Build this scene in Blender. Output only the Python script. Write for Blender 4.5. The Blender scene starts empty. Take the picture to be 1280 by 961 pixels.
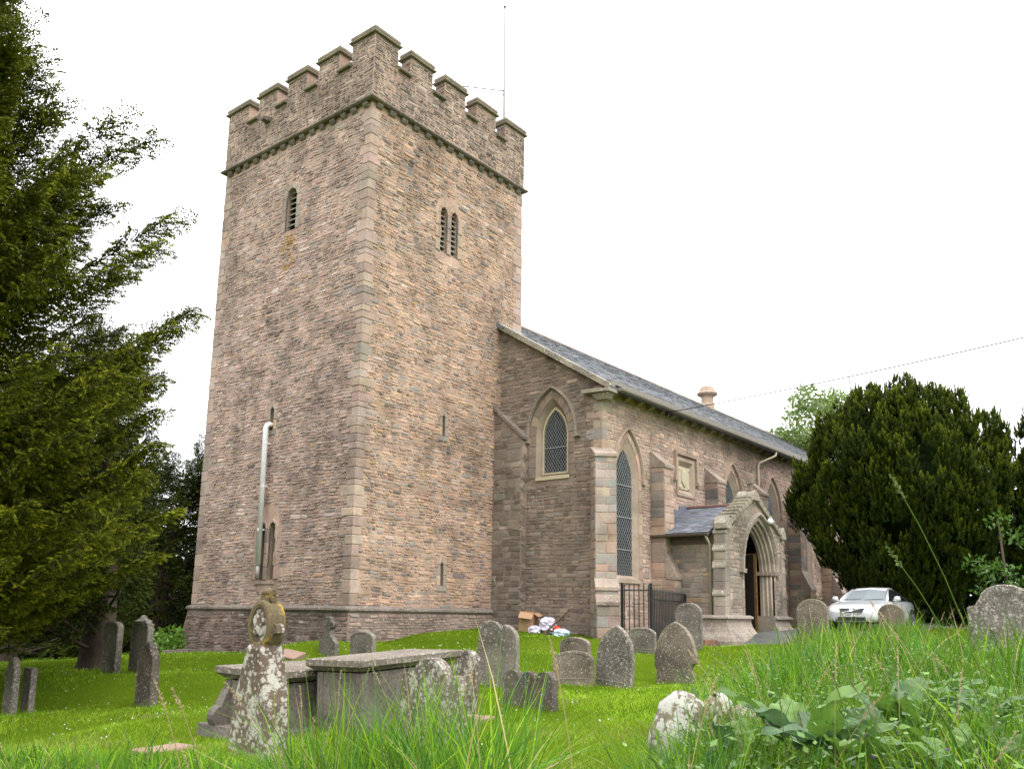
import bpy, math, random
import numpy as np
from mathutils import Vector, Matrix
from mathutils.geometry import tessellate_polygon

PI = math.pi
sc = bpy.context.scene
COL = sc.collection
rng = np.random.default_rng(7)

# ------------------------------------------------------------------ camera
CAM = np.array([-15.638, -18.009, -0.107])
YAW, PITCH, ROLL = math.radians(51.262), math.radians(9.824), math.radians(0.883)
FPX = 1091.58
def basis(yaw, pitch, roll):
    f = np.array([math.cos(pitch)*math.sin(yaw), math.cos(pitch)*math.cos(yaw), math.sin(pitch)])
    r = np.array([math.cos(yaw), -math.sin(yaw), 0.0]); u = np.cross(r, f)
    return r*math.cos(roll)+u*math.sin(roll), -r*math.sin(roll)+u*math.cos(roll), f
cr, cu, cf = basis(YAW, PITCH, ROLL)
cam_d = bpy.data.cameras.new('camera'); cam = bpy.data.objects.new('camera', cam_d); COL.objects.link(cam)
M = Matrix.Identity(4)
for i in range(3):
    M[i][0], M[i][1], M[i][2], M[i][3] = cr[i], cu[i], -cf[i], CAM[i]
cam.matrix_world = M
cam_d.sensor_width = 36.0; cam_d.lens = FPX/1280*36.0
cam_d.shift_y = 100/1280
cam_d.clip_start = 0.05; cam_d.clip_end = 3000
sc.camera = cam

# ------------------------------------------------------------------ light
SUN_EL, SUN_AZ = math.radians(50), math.radians(192)      # azimuth clockwise from north (+y)
w = bpy.data.worlds.new('World'); sc.world = w; w.use_nodes = True
nt = w.node_tree; nt.nodes.clear()
wout = nt.nodes.new('ShaderNodeOutputWorld'); bg = nt.nodes.new('ShaderNodeBackground')
bg.inputs['Strength'].default_value = 0.1
sky = nt.nodes.new('ShaderNodeTexSky'); sky.sky_type = 'NISHITA'; sky.sun_disc = False
sky.sun_elevation = SUN_EL; sky.sun_rotation = SUN_AZ
tc = nt.nodes.new('ShaderNodeTexCoord'); sep = nt.nodes.new('ShaderNodeSeparateXYZ')
nt.links.new(tc.outputs['Generated'], sep.inputs[0])
def wmath(op, a, b, clamp=False):
    n = nt.nodes.new('ShaderNodeMath'); n.operation = op; n.use_clamp = clamp
    for k, v in enumerate((a, b)):
        if isinstance(v, (int, float)): n.inputs[k].default_value = v
        else: nt.links.new(v, n.inputs[k])
    return n.outputs[0]
zc = wmath('MAXIMUM', sep.outputs[2], 0.0)
lum = wmath('ADD', wmath('MULTIPLY', zc, 23.5), 9.6)      # overcast: the zenith brighter than the horizon
mp = nt.nodes.new('ShaderNodeMapping'); mp.inputs['Scale'].default_value = (1.2, 1.2, 5.0)
nt.links.new(tc.outputs['Generated'], mp.inputs[0])
ns = nt.nodes.new('ShaderNodeTexNoise'); ns.inputs['Scale'].default_value = 1.7; ns.inputs['Detail'].default_value = 5
nt.links.new(mp.outputs[0], ns.inputs[0])
rp = nt.nodes.new('ShaderNodeValToRGB'); nt.links.new(ns.outputs[0], rp.inputs[0])
for el_, (p_, v_) in zip(rp.color_ramp.elements, ((.30, .62), (.68, 1.0))): el_.position = p_; el_.color = (v_, v_, v_, 1)
cl = wmath('MULTIPLY', rp.outputs[0], 1.2)
lum = wmath('MULTIPLY', lum, cl)
cmb = nt.nodes.new('ShaderNodeCombineColor')
nt.links.new(wmath('MULTIPLY', lum, 0.985), cmb.inputs[0]); nt.links.new(wmath('MULTIPLY', lum, 0.992), cmb.inputs[1]); nt.links.new(wmath('MULTIPLY', lum, 1.01), cmb.inputs[2])
mx = nt.nodes.new('ShaderNodeMix'); mx.data_type = 'RGBA'; mx.inputs[0].default_value = 0.94
nt.links.new(sky.outputs[0], mx.inputs[6]); nt.links.new(cmb.outputs[0], mx.inputs[7])
nt.links.new(mx.outputs[2], bg.inputs[0]); nt.links.new(bg.outputs[0], wout.inputs[0])
sun_d = bpy.data.lights.new('sun', 'SUN'); sun_d.energy = 1.1; sun_d.angle = math.radians(20); sun_d.color = (1, .96, .9)
sun = bpy.data.objects.new('sun', sun_d); COL.objects.link(sun)
sd = Vector((math.sin(SUN_AZ)*math.cos(SUN_EL), math.cos(SUN_AZ)*math.cos(SUN_EL), math.sin(SUN_EL)))
sun.rotation_euler = sd.to_track_quat('Z', 'Y').to_euler(); sun.location = (0, -20, 40)
sc.view_settings.view_transform = 'Standard'; sc.view_settings.look = 'None'
sc.view_settings.exposure = 0.63; sc.view_settings.gamma = 1.0
sc.cycles.max_bounces = 8; sc.cycles.transparent_max_bounces = 8

# ------------------------------------------------------------------ helpers
def setp(o, label=None, cat=None, group=None, kind=None):
    if label: o['label'] = label
    if cat: o['category'] = cat
    if group: o['group'] = group
    if kind: o['kind'] = kind
    return o

def mesh(name, V, polys, cols=None, smooth=False):
    V = np.asarray(V, np.float32).reshape(-1, 3)
    me = bpy.data.meshes.new(name)
    if isinstance(polys, np.ndarray): polys = [polys]
    flat, starts, s = [], [], 0
    if len(polys) and isinstance(polys[0], np.ndarray):
        for a in polys:
            if len(a) == 0: continue
            k = a.shape[1]
            flat.append(a.reshape(-1)); starts.append(s+np.arange(len(a))*k); s += a.size
        flat = np.concatenate(flat); starts = np.concatenate(starts)
    else:
        for p in polys:
            starts.append(s); s += len(p); flat.extend(p)
        flat = np.asarray(flat); starts = np.asarray(starts)
    me.vertices.add(len(V)); me.vertices.foreach_set('co', V.reshape(-1))
    me.loops.add(len(flat)); me.loops.foreach_set('vertex_index', flat.astype(np.int32))
    me.polygons.add(len(starts)); me.polygons.foreach_set('loop_start', starts.astype(np.int32))
    me.polygons.foreach_set('use_smooth', np.full(len(starts), bool(smooth)))
    me.update(calc_edges=True); me.validate()
    if cols is not None:
        c = np.ones((len(V), 4), np.float32); c[:, :3] = np.asarray(cols, np.float32)
        a = me.attributes.new('col', 'FLOAT_COLOR', 'POINT'); a.data.foreach_set('color', c.reshape(-1))
    return me

def link(name, me, mat, parent=None):
    o = bpy.data.objects.new(name, me); COL.objects.link(o)
    if mat is not None and len(me.materials) == 0: me.materials.append(mat)
    if parent is not None: o.parent = parent
    return o

def root_of(o):
    while o.parent is not None: o = o.parent
    return o

class MB:
    """collects shapes (world or local coordinates) and links them as one mesh object"""
    def __init__(s): s.v, s.f, s.c, s.cur = [], [], [], None
    def add(s, V, F):
        b = len(s.v); s.v.extend([tuple(map(float, p)) for p in V])
        s.c.extend([s.cur or (1, 1, 1)]*len(V))
        s.f.extend([tuple(i+b for i in f) for f in F]); return s
    def box(s, x0, y0, z0, x1, y1, z1):
        V = [(x, y, z) for z in (z0, z1) for x, y in ((x0, y0), (x1, y0), (x1, y1), (x0, y1))]
        return s.add(V, [(3, 2, 1, 0), (4, 5, 6, 7), (0, 1, 5, 4), (1, 2, 6, 5), (2, 3, 7, 6), (3, 0, 4, 7)])
    def hexa(s, V):                      # 8 points, bottom ring then top ring
        return s.add(V, [(3, 2, 1, 0), (4, 5, 6, 7), (0, 1, 5, 4), (1, 2, 6, 5), (2, 3, 7, 6), (3, 0, 4, 7)])
    def rings(s, R, cap=True, close=False):
        n = len(R[0]); V = [p for r in R for p in r]; F = []
        m = len(R)
        for i in range(m if close else m-1):
            a, b = i*n, ((i+1) % m)*n
            for j in range(n):
                k = (j+1) % n; F.append((a+j, a+k, b+k, b+j))
        if cap and not close:
            F.append(tuple(range(n))[::-1]); F.append(tuple((m-1)*n+j for j in range(n)))
        return s.add(V, F)
    def tube(s, pts, r, n=8, cap=True):
        pts = [np.asarray(p, float) for p in pts]; R = []
        rr = r if hasattr(r, '__len__') else [r]*len(pts)
        up = np.array([0, 0, 1.0]); prev = None
        for i, p in enumerate(pts):
            d = pts[min(i+1, len(pts)-1)]-pts[max(i-1, 0)]; d = d/(np.linalg.norm(d)+1e-9)
            if prev is None:
                a = np.cross(d, up if abs(d[2]) < .95 else np.array([1.0, 0, 0]))
            else:
                a = prev-d*(prev@d)
            a = a/(np.linalg.norm(a)+1e-9); prev = a; b = np.cross(d, a)
            R.append([p+rr[i]*(a*math.cos(t)+b*math.sin(t)) for t in np.arange(n)*2*PI/n])
        return s.rings(R, cap)
    def lathe(s, c, prof, n=12, axis='z'):
        R = []
        for r, h in prof:
            ring = []
            for t in np.arange(n)*2*PI/n:
                x, y = r*math.cos(t), r*math.sin(t)
                if axis == 'z': ring.append((c[0]+x, c[1]+y, c[2]+h))
                elif axis == 'y': ring.append((c[0]+x, c[1]+h, c[2]+y))
                else: ring.append((c[0]+h, c[1]+x, c[2]+y))
            R.append(ring)
        return s.rings(R)
    def prism(s, poly, fn0, fn1):        # poly in 2D, two placements
        n = len(poly)
        V = [fn0(p) for p in poly]+[fn1(p) for p in poly]
        F = [tuple(range(n))[::-1], tuple(range(n, 2*n))]+[(i, (i+1) % n, n+(i+1) % n, n+i) for i in range(n)]
        return s.add(V, F)
    def build(s, name, mat, parent=None, smooth=False, world=True):
        V = np.array(s.v, float)
        if parent is not None and world: V = V-np.array(root_of(parent).location)
        me = mesh(name, V, s.f, cols=s.c, smooth=smooth)
        return link(name, me, mat, parent)

def thing(name, loc, label, cat, group=None, rot=None):
    o = bpy.data.objects.new(name, None); COL.objects.link(o); o.location = loc
    o.empty_display_size = .2
    if rot is not None: o.rotation_euler = rot
    return setp(o, label, cat, group)

# ------------------------------------------------------------------ materials
def nmat(name):
    m = bpy.data.materials.new(name); m.use_nodes = True
    t = m.node_tree; b = t.nodes['Principled BSDF']
    return m, t, b
def N(t, typ, **kw):
    n = t.nodes.new(typ)
    for k, v in kw.items():
        if hasattr(n, k): setattr(n, k, v)
        else: n.inputs[k].default_value = v
    return n
def noise(t, vec, scale, detail=4, rough=.6):
    n = t.nodes.new('ShaderNodeTexNoise'); n.inputs['Scale'].default_value = scale
    n.inputs['Detail'].default_value = detail; n.inputs['Roughness'].default_value = rough
    t.links.new(vec, n.inputs['Vector']); return n.outputs[0]
def ramp(t, fac, stops):
    n = t.nodes.new('ShaderNodeValToRGB'); t.links.new(fac, n.inputs[0])
    e = n.color_ramp.elements
    while len(e) < len(stops): e.new(.5)
    for el, (p, c) in zip(e, stops):
        el.position = p; el.color = (c, c, c, 1) if isinstance(c, (int, float)) else (*c, 1)
    return n.outputs[0]
def mixc(t, fac, a, b, mode='MIX'):
    n = t.nodes.new('ShaderNodeMix'); n.data_type = 'RGBA'; n.blend_type = mode
    for k, v in ((0, fac), (6, a), (7, b)):
        if isinstance(v, (int, float)): n.inputs[k].default_value = v
        elif isinstance(v, tuple): n.inputs[k].default_value = (*v, 1)
        else: t.links.new(v, n.inputs[k])
    return n.outputs[2]
def bump(t, b, h, strength=.5, dist=.02):
    n = t.nodes.new('ShaderNodeBump'); n.inputs['Strength'].default_value = strength; n.inputs['Distance'].default_value = dist
    t.links.new(h, n.inputs['Height']); t.links.new(n.outputs[0], b.inputs['Normal'])

def stone_mat(name, base=None, lichen=.25, lcol=(.5, .48, .42), lscale=9.0, stain=.35, rough=.92, bumpd=.02, fine=35.0, yellow=0.0, moss=0.0, grain=.3):
    """stone: colour from the mesh (col) or a constant, weathering, lichen patches"""
    m, t, b = nmat(name)
    geo = t.nodes.new('ShaderNodeNewGeometry'); P = geo.outputs['Position']
    if base is None:
        at = t.nodes.new('ShaderNodeAttribute'); at.attribute_name = 'col'; c = at.outputs['Color']
    else:
        at = t.nodes.new('ShaderNodeRGB'); at.outputs[0].default_value = (*base, 1); c = at.outputs[0]
    n1 = noise(t, P, 1.3, 5); n2 = noise(t, P, fine, 5, .7); n3 = noise(t, P, lscale, 6, .65); n4 = noise(t, P, 6.0, 3)
    c = mixc(t, 1.0, c, ramp(t, n1, [(.3, 1-stain), (.7, 1+.12*stain)]), 'MULTIPLY')
    n0 = noise(t, P, .33, 6, .7)
    c = mixc(t, 1.0, c, ramp(t, n0, [(.32, .63), (.47, 1.0), (.7, 1.10)]), 'MULTIPLY')
    c = mixc(t, 1.0, c, ramp(t, n2, [(.25, .92-grain), (.75, .92+grain)]), 'MULTIPLY')
    c = mixc(t, .5, c, mixc(t, ramp(t, n4, [(.35, 0.), (.65, 1.)]), (.9, .95, 1.0), (1.06, .97, .9)), 'MULTIPLY')
    if lichen > 0:
        th = .72-.3*lichen
        n3b = noise(t, P, lscale*3.3, 5, .7)
        l = ramp(t, mixc(t, .34, n3, n3b), [(th, 0.), (th+.045, 1.)])
        c = mixc(t, l, c, mixc(t, n2, tuple(.75*x for x in lcol), tuple(1.15*x for x in lcol)))
        if lichen > .2:
            for vs_, off_ in ((lscale*1.6, .34), (lscale*3.4, .40)):
                vo = t.nodes.new('ShaderNodeTexVoronoi'); vo.inputs['Scale'].default_value = vs_
                wv_ = t.nodes.new('ShaderNodeVectorMath'); wv_.operation = 'ADD'; t.links.new(P, wv_.inputs[0])
                nv = t.nodes.new('ShaderNodeTexNoise'); nv.inputs['Scale'].default_value = vs_*2.5; t.links.new(P, nv.inputs['Vector'])
                sc2 = t.nodes.new('ShaderNodeVectorMath'); sc2.operation = 'SCALE'; sc2.inputs['Scale'].default_value = .35/vs_; t.links.new(nv.outputs['Color'], sc2.inputs[0]); t.links.new(sc2.outputs[0], wv_.inputs[1]); t.links.new(wv_.outputs[0], vo.inputs['Vector'])
                sp = ramp(t, vo.outputs['Distance'], [(off_-.10, .85), (off_-.02, 0.)])
                gate = ramp(t, vo.outputs['Color'], [(.80-.5*lichen, 0.), (.82-.5*lichen, 1.)])
                c = mixc(t, mixc(t, 1.0, sp, gate, 'MULTIPLY'), c, mixc(t, n4, tuple(.7*x for x in lcol), tuple(1.2*x for x in lcol)))
    if yellow > 0:
        n5 = noise(t, P, 5.0, 6, .7); th = .75-.3*yellow
        c = mixc(t, ramp(t, n5, [(th, 0.), (th+.06, .9)]), c, (.30, .19, .035))
    if moss > 0:
        n6 = noise(t, P, 3.0, 6, .7); th = .75-.3*moss
        c = mixc(t, ramp(t, n6, [(th, 0.), (th+.1, .8)]), c, (.10, .11, .03))
    t.links.new(c, b.inputs['Base Color']); b.inputs['Roughness'].default_value = rough
    b.inputs['Specular IOR Level'].default_value = .25
    bump(t, b, mixc(t, .5, n2, n3), .8, bumpd)
    return m

def plain(name, col, rough=.6, metal=0.0, spec=.5, var=.15, scale=12.0, bumpd=0.0, coat=0.0):
    m, t, b = nmat(name)
    tcn = t.nodes.new('ShaderNodeNewGeometry')
    n1 = noise(t, tcn.outputs['Position'], scale, 5)
    c = mixc(t, 1.0, col, ramp(t, n1, [(.3, 1-var), (.7, 1+var)]), 'MULTIPLY')
    t.links.new(c, b.inputs['Base Color'])
    b.inputs['Roughness'].default_value = rough; b.inputs['Metallic'].default_value = metal
    b.inputs['Specular IOR Level'].default_value = spec; b.inputs['Coat Weight'].default_value = coat
    if bumpd: bump(t, b, n1, .6, bumpd)
    return m

def leaf_mat(name, trans=.35, rough=.55, var=.25, scale=3.0, spec=.25):
    m, t, b = nmat(name)
    at = t.nodes.new('ShaderNodeAttribute'); at.attribute_name = 'col'
    geo = t.nodes.new('ShaderNodeNewGeometry')
    n1 = noise(t, geo.outputs['Position'], scale, 3)
    c = mixc(t, 1.0, at.outputs['Color'], ramp(t, n1, [(.3, 1-var), (.7, 1+var)]), 'MULTIPLY')
    t.links.new(c, b.inputs['Base Color']); b.inputs['Roughness'].default_value = rough
    b.inputs['Specular IOR Level'].default_value = spec
    tr = t.nodes.new('ShaderNodeBsdfTranslucent'); t.links.new(c, tr.inputs[0])
    mxs = t.nodes.new('ShaderNodeMixShader'); mxs.inputs[0].default_value = trans
    t.links.new(b.outputs[0], mxs.inputs[1]); t.links.new(tr.outputs[0], mxs.inputs[2])
    out = [n for n in t.nodes if n.type == 'OUTPUT_MATERIAL'][0]
    t.links.new(mxs.outputs[0], out.inputs[0])
    return m

M_tower = stone_mat('tower_rubble', lichen=.12, lscale=14)
M_nave = stone_mat('nave_stone', lichen=.05, lscale=14)
M_porch = stone_mat('porch_stone', lichen=.18, lscale=10)
M_mortT = stone_mat('tower_mortar', (.48, .34, .265), lichen=.0, stain=.45, fine=22)
M_mortN = stone_mat('nave_mortar', (.44, .318, .262), lichen=.0, stain=.35, fine=22)
M_mortW_shade = stone_mat('gable_mortar_shade', (.29, .225, .18), lichen=.0, stain=.35, fine=22)  # darker mortar with the gable's shade put into its colour
M_mortP = stone_mat('porch_mortar', (.31, .255, .205), lichen=.0, stain=.3, fine=22)
M_mortPl = stone_mat('plinth_mortar', (.24, .185, .155), lichen=.1, stain=.5, fine=22)
M_cap = stone_mat('coping_stone', (.24, .20, .155), lichen=.35, lcol=(.36, .34, .26), lscale=7, yellow=.22, moss=.35)
M_string = stone_mat('string_stone', (.20, .165, .14), lichen=.25, lcol=(.42, .40, .34), lscale=10, yellow=.2, moss=.15)
M_ashlar = stone_mat('dressed_stone', lichen=.04, lscale=12, stain=.3, bumpd=.008)
M_coping = stone_mat('pale_coping', (.33, .29, .225), lichen=.35, lcol=(.55, .53, .48), lscale=8, yellow=.12)
M_weath = stone_mat('weathering_stone', (.36, .285, .23), lichen=.3, lcol=(.46, .43, .36), lscale=9, stain=.45, moss=.12)
M_dark = plain('dark_interior', (.012, .012, .013), .9, var=.1)
M_lead = plain('lead_flashing', (.16, .18, .21), .5, metal=.3)
M_iron = plain('black_iron', (.012, .012, .014), .45, spec=.5)
M_louvre = plain('louvre_wood', (.36, .33, .29), .8, bumpd=.004)
M_fluepipe = plain('grey_pipe', (.64, .64, .65), .4, spec=.5, var=.06)
M_creamp = plain('cream_paint', (.43, .38, .27), .6, var=.1)
M_gutter = plain('gutter_metal', (.17, .15, .12), .5, var=.25)
M_frame = plain('cream_frame', (.44, .38, .25), .7, var=.12)
M_latt = plain('window_wire', (.30, .32, .33), .5, metal=.3, var=.1)
M_timber = plain('old_timber', (.10, .075, .055), .7, var=.3)
def glass_mat():
    m, t, b = nmat('dark_leaded_glass'); geo = t.nodes.new('ShaderNodeNewGeometry')
    n1 = noise(t, geo.outputs['Position'], 5.0, 4)
    c = ramp(t, n1, [(.35, (.003, .004, .005)), (.65, (.022, .030, .034))])
    t.links.new(c, b.inputs['Base Color']); b.inputs['Roughness'].default_value = .14
    n2 = noise(t, geo.outputs['Position'], 8.0, 3); bump(t, b, n2, .6, .05)
    return m
M_glass = glass_mat()
def slate_mat():
    m, t, b = nmat('roof_slate')
    at = t.nodes.new('ShaderNodeAttribute'); at.attribute_name = 'col'
    geo = t.nodes.new('ShaderNodeNewGeometry')
    n1 = noise(t, geo.outputs['Position'], 1.5, 5); n2 = noise(t, geo.outputs['Position'], 40, 4)
    c = mixc(t, 1.0, at.outputs['Color'], ramp(t, n1, [(.3, .75), (.7, 1.25)]), 'MULTIPLY')
    c = mixc(t, 1.0, c, ramp(t, n2, [(.3, .8), (.7, 1.2)]), 'MULTIPLY')
    t.links.new(c, b.inputs['Base Color']); b.inputs['Roughness'].default_value = .55
    bump(t, b, n2, .4, .006); return m
M_slate = slate_mat()
M_leaf = leaf_mat('yew_needles', .16, .6, spec=.08)
M_blade = leaf_mat('grass_blades', .45, .6, var=.3, scale=1.2, spec=.08)
M_core = leaf_mat('shade_core_dark', 0.0, 1.0, var=.5, scale=5, spec=0.0)  # near-black colour that paints in the shade inside the crown
M_broad = leaf_mat('broad_leaves', .35, .4, var=.25, scale=14, spec=.4)
M_bark = stone_mat('bark', (.085, .06, .045), lichen=.1, lcol=(.16, .15, .11), stain=.5, fine=20, bumpd=.05)

# ------------------------------------------------------------------ ground
PT = np.array([
 (-15.6,-18,-1.6),(-13.5,-14,-1.42),(-13,-12.6,-1.48),(-11.2,-13.5,-1.5),(-8.6,-13.4,-1.46),(-10.5,-10.9,-1.43),(-8.8,-11.5,-1.40),(-8.4,-10.5,-1.40),(-9.4,-9.4,-1.48),
 (-5.5,-10.2,-1.38),(-6.4,-9.8,-1.42),(-3.9,-7.5,-1.42),(-2,-7,-1.47),(-1.2,-8.5,-1.40),(.46,-9.4,-1.36),(3.1,-7.1,-.93),(2,-5,-.95),(4,-3.8,-.66),(6,-4.5,-.68),(5.9,-1,-.55),
 (0,7.5,-1.55),(-.3,3.7,-1.25),(-.3,-.2,-.82),(3.8,-.3,-.57),(6,-.2,-.46),(-1.3,-1.3,-1.18),(-7.2,-3.1,-1.75),(-6,.7,-1.45),(-5.7,.3,-1.42),(-8.6,-1.1,-1.97),(-12,-5,-2.0),
 (-20,0,-2.7),(-5,12,-1.9),(-15,15,-2.6),(0,20,-2.0),(8.0,-5.6,-.84),(8.3,-7.2,-.95),(11.5,-7,-.52),(10.2,-8.2,-.72),(12,-9.2,-.66),(14,-7,-.44),(15.5,-8.4,-.36),(20,-7,-.3),(20,-12,-.3),(30,-8,-.2),(30,-20,-.3),(7,-9.9,-.72),(9.1,-11.1,-.55),
 (-11.5,-16.4,-1.12),(-11,-17,-1.0),(-11.9,-15.9,-1.25),(-7.5,-15,-1.05),(-6.4,-16.4,-.85),(-9.7,-15.3,-1.22),(-10.6,-14.8,-1.32),(-.8,-13.7,-.98),(.4,-15.2,-.85),(-2.3,-11.7,-1.30),(-5.3,-16.2,-.92),(6,-14,-.65),(-4,-22,-.9),(10,-25,-.5),
 (60,-20,-.3),(60,30,-.8),(0,60,-3),(-60,40,-5),(-60,-20,-4),(-30,-60,-2.5),(30,-70,-.5)], float)
def gz(x, y):
    x = np.asarray(x, float); y = np.asarray(y, float)
    num = np.zeros(x.shape); den = np.zeros(x.shape)
    for px, py, pz in PT:
        d2 = (x-px)**2+(y-py)**2+.12
        wg = d2**-1.9; num += wg*pz; den += wg
    return num/den+.02*np.sin(x*1.7+y*.9)+.02*np.sin(y*2.3-x*.7)
def gz1(x, y): return float(gz(np.array([x]), np.array([y]))[0])
gx = np.concatenate([[-900, -500, -250, -120, -70, -45], np.arange(-30, -18, 1.0), np.arange(-18, 14, .3), np.arange(14, 45, 1.0), [50, 60, 80, 120, 200, 400, 900]])
gy = np.concatenate([[-900, -400, -200, -100, -60, -40], np.arange(-30, -20, 1.0), np.arange(-20, 10, .3), np.arange(10, 40, 1.5), [45, 60, 90, 150, 300, 600, 1200]])
X, Y = np.meshgrid(gx, gy, indexing='ij')
Z = gz(X, Y)
n0, n1_ = X.shape
idx = np.arange(n0*n1_).reshape(n0, n1_)
q = np.stack([idx[:-1, :-1], idx[1:, :-1], idx[1:, 1:], idx[:-1, 1:]], -1).reshape(-1, 4)
def ground_mat():
    m, t, b = nmat('lawn_soil'); geo = t.nodes.new('ShaderNodeNewGeometry'); P = geo.outputs['Position']
    n1 = noise(t, P, .5, 4); n2 = noise(t, P, 14, 5, .7); n3 = noise(t, P, 60, 3)
    c = mixc(t, ramp(t, n1, [(.35, 0.), (.65, 1.)]), (.075, .13, .008), (.115, .175, .012))
    c = mixc(t, ramp(t, n2, [(.6, 0.), (.8, .35)]), c, (.17, .17, .03))
    c = mixc(t, 1.0, c, ramp(t, n3, [(.3, .6), (.7, 1.25)]), 'MULTIPLY')
    t.links.new(c, b.inputs['Base Color']); b.inputs['Roughness'].default_value = 1.0; b.inputs['Specular IOR Level'].default_value = 0.0
    bump(t, b, n3, 1.0, .05); return m
o = link('ground', mesh('ground', np.stack([X, Y, Z], -1).reshape(-1, 3), q, smooth=True), ground_mat()); o['kind'] = 'structure'
# asphalt path along the south side, reaching the porch
def asphalt():
    m, t, b = nmat('asphalt'); geo = t.nodes.new('ShaderNodeNewGeometry'); P = geo.outputs['Position']
    n1 = noise(t, P, 1.0, 4); n2 = noise(t, P, 90, 3)
    c = mixc(t, ramp(t, n1, [(.3, 0.), (.7, 1.)]), (.045, .045, .047), (.085, .083, .08))
    c = mixc(t, 1.0, c, ramp(t, n2, [(.3, .6), (.7, 1.4)]), 'MULTIPLY')
    t.links.new(c, b.inputs['Base Color']); b.inputs['Roughness'].default_value = .85; bump(t, b, n2, .5, .006); return m
us = np.linspace(0, 1, 60); V = []; F = []
for i, s_ in enumerate(us):
    x = 8.7+s_*26.9
    lo = -8.3-2.0*min(1, max(0, x-11)/3)
    hi = -6.75 if x < 13.6 else -6.75+1.2*min(1, (x-13.6)/1.0)
    for k in range(9):
        y = lo+(hi-lo)*k/8; V.append((x, y, gz1(x, y)+.03))
    if i: F += [((i-1)*9+k, i*9+k, i*9+k+1, (i-1)*9+k+1) for k in range(8)]
o = link('path', mesh('path', V, F, smooth=True), asphalt()); o['kind'] = 'structure'

# ------------------------------------------------------------------ masonry
def arch_hw(hw, k, h):
    """half width of a pointed arch (radius k*hw) at height h above its springing"""
    R = k*hw
    if h <= 0: return hw
    if h >= hw*math.sqrt(2*k-1): return 0.0
    return max(0.0, math.sqrt(max(R*R-h*h, 0))-(R-hw))
def arch_rise(hw, k): return hw*math.sqrt(2*k-1)
def arch_poly(uc, hw, v0, vs, k, n=7):
    """closed outline: sill right, up, round the arch to the left, down"""
    R = k*hw; rise = arch_rise(hw, k); a1 = math.atan2(rise, R-hw)
    right = [(uc-(R-hw)+R*math.cos(a), vs+R*math.sin(a)) for a in np.linspace(0, a1, n)]
    left = [(2*uc-u, v) for u, v in right[::-1]][1:]
    return [(uc+hw, v0)]+right+left+[(uc-hw, v0)]

class Op:
    def __init__(s, uc, hw, v0, vs, k, pad=.15, padb=.1): s.__dict__.update(locals())
    def block(s, v):                      # half width that rubble must leave free at height v
        if v < s.v0-s.padb: return 0
        hw = s.hw+s.pad
        return arch_hw(hw, s.k, v-s.vs)

class Pool:
    def __init__(s): s.items = []
    def add(s, V, F, col, area): s.items.append((V, F, col, area))
    def emit(s, parent, mat, name='stone', limit=300, stuff='small_stones'):
        loc = np.array(root_of(parent).location)
        it = sorted(s.items, key=lambda a: -a[3])
        for V, F, col, _ in it[:limit]:
            me = mesh(name, V-loc, F, cols=np.repeat([col], len(V), 0)); link(name, me, mat, parent)
        rest = it[limit:]
        if rest:
            VV, CC, Q, T, b = [], [], [], [], 0
            for V, F, col, _ in rest:
                VV.append(V); CC.append(np.repeat([col], len(V), 0))
                for f in F: (Q if len(f) == 4 else T).append([i+b for i in f])
                b += len(V)
            me = mesh(stuff, np.concatenate(VV)-loc, [np.array(Q), np.array(T)] if T else [np.array(Q)], cols=np.concatenate(CC))
            o = link(stuff, me, mat, parent); o['kind'] = 'stuff'

RF = [[k, (k+1) % 8, 8+(k+1) % 8, 8+k] for k in range(8)]+[[8+k, 8+(k+1) % 8, 16] for k in range(8)]
def stone_piece(pool, Pm, u0, u1, v0, v1, col, proud, r, gap=.012, round_=.3, jit=.25, warp=None, tilt=.012):
    w_, h_ = u1-u0, v1-v0
    g = gap*(.7+.6*r.random())
    u0 += g/2; u1 -= g/2; v0 += g/2; v1 -= g/2
    if u1-u0 < .03 or v1-v0 < .025: return
    m = min(u1-u0, v1-v0)
    c = m*round_*(.5+r.random(4))
    pts = [(u0+c[0], v0), (u1-c[1], v0), (u1, v0+c[1]), (u1, v1-c[2]), (u1-c[2], v1), (u0+c[3], v1), (u0, v1-c[3]), (u0, v0+c[0])]
    j = m*jit*.3
    pts = [(a+(r.random()-.5)*j, b+(r.random()-.5)*j) for a, b in pts]
    uc, vc = (u0+u1)/2, (v0+v1)/2
    ins = max(.55, 1-.5*min(.03, m*.25)/m*2)
    tu, tv = (r.random()-.5)*2*tilt, (r.random()-.5)*2*tilt
    def W(u, v, n):
        if warp: v = v+warp(u, v)
        return Pm(u, v, n)
    V = [W(a, b, -.02) for a, b in pts]
    for a, b in pts:
        a2, b2 = uc+(a-uc)*(1-.5*(1-ins)*m/(u1-u0)*2), vc+(b-vc)*ins
        V.append(W(a2, b2, max(.003, proud+tu*(a2-uc)/(w_)+tv*(b2-vc)/h_)))
    V.append(W(uc+(r.random()-.5)*.3*w_, vc+(r.random()-.5)*.2*h_, proud+.006*r.random()))
    V = np.array(V)
    d = V[16]-CAM; nrm = np.cross(V[9]-V[8], V[11]-V[8])
    nl = np.linalg.norm(nrm)
    cs = abs(nrm@d)/(nl*np.linalg.norm(d)+1e-9) if nl > 0 else 0
    pool.add(V, RF, col, w_*h_*cs/(d@d))

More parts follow.
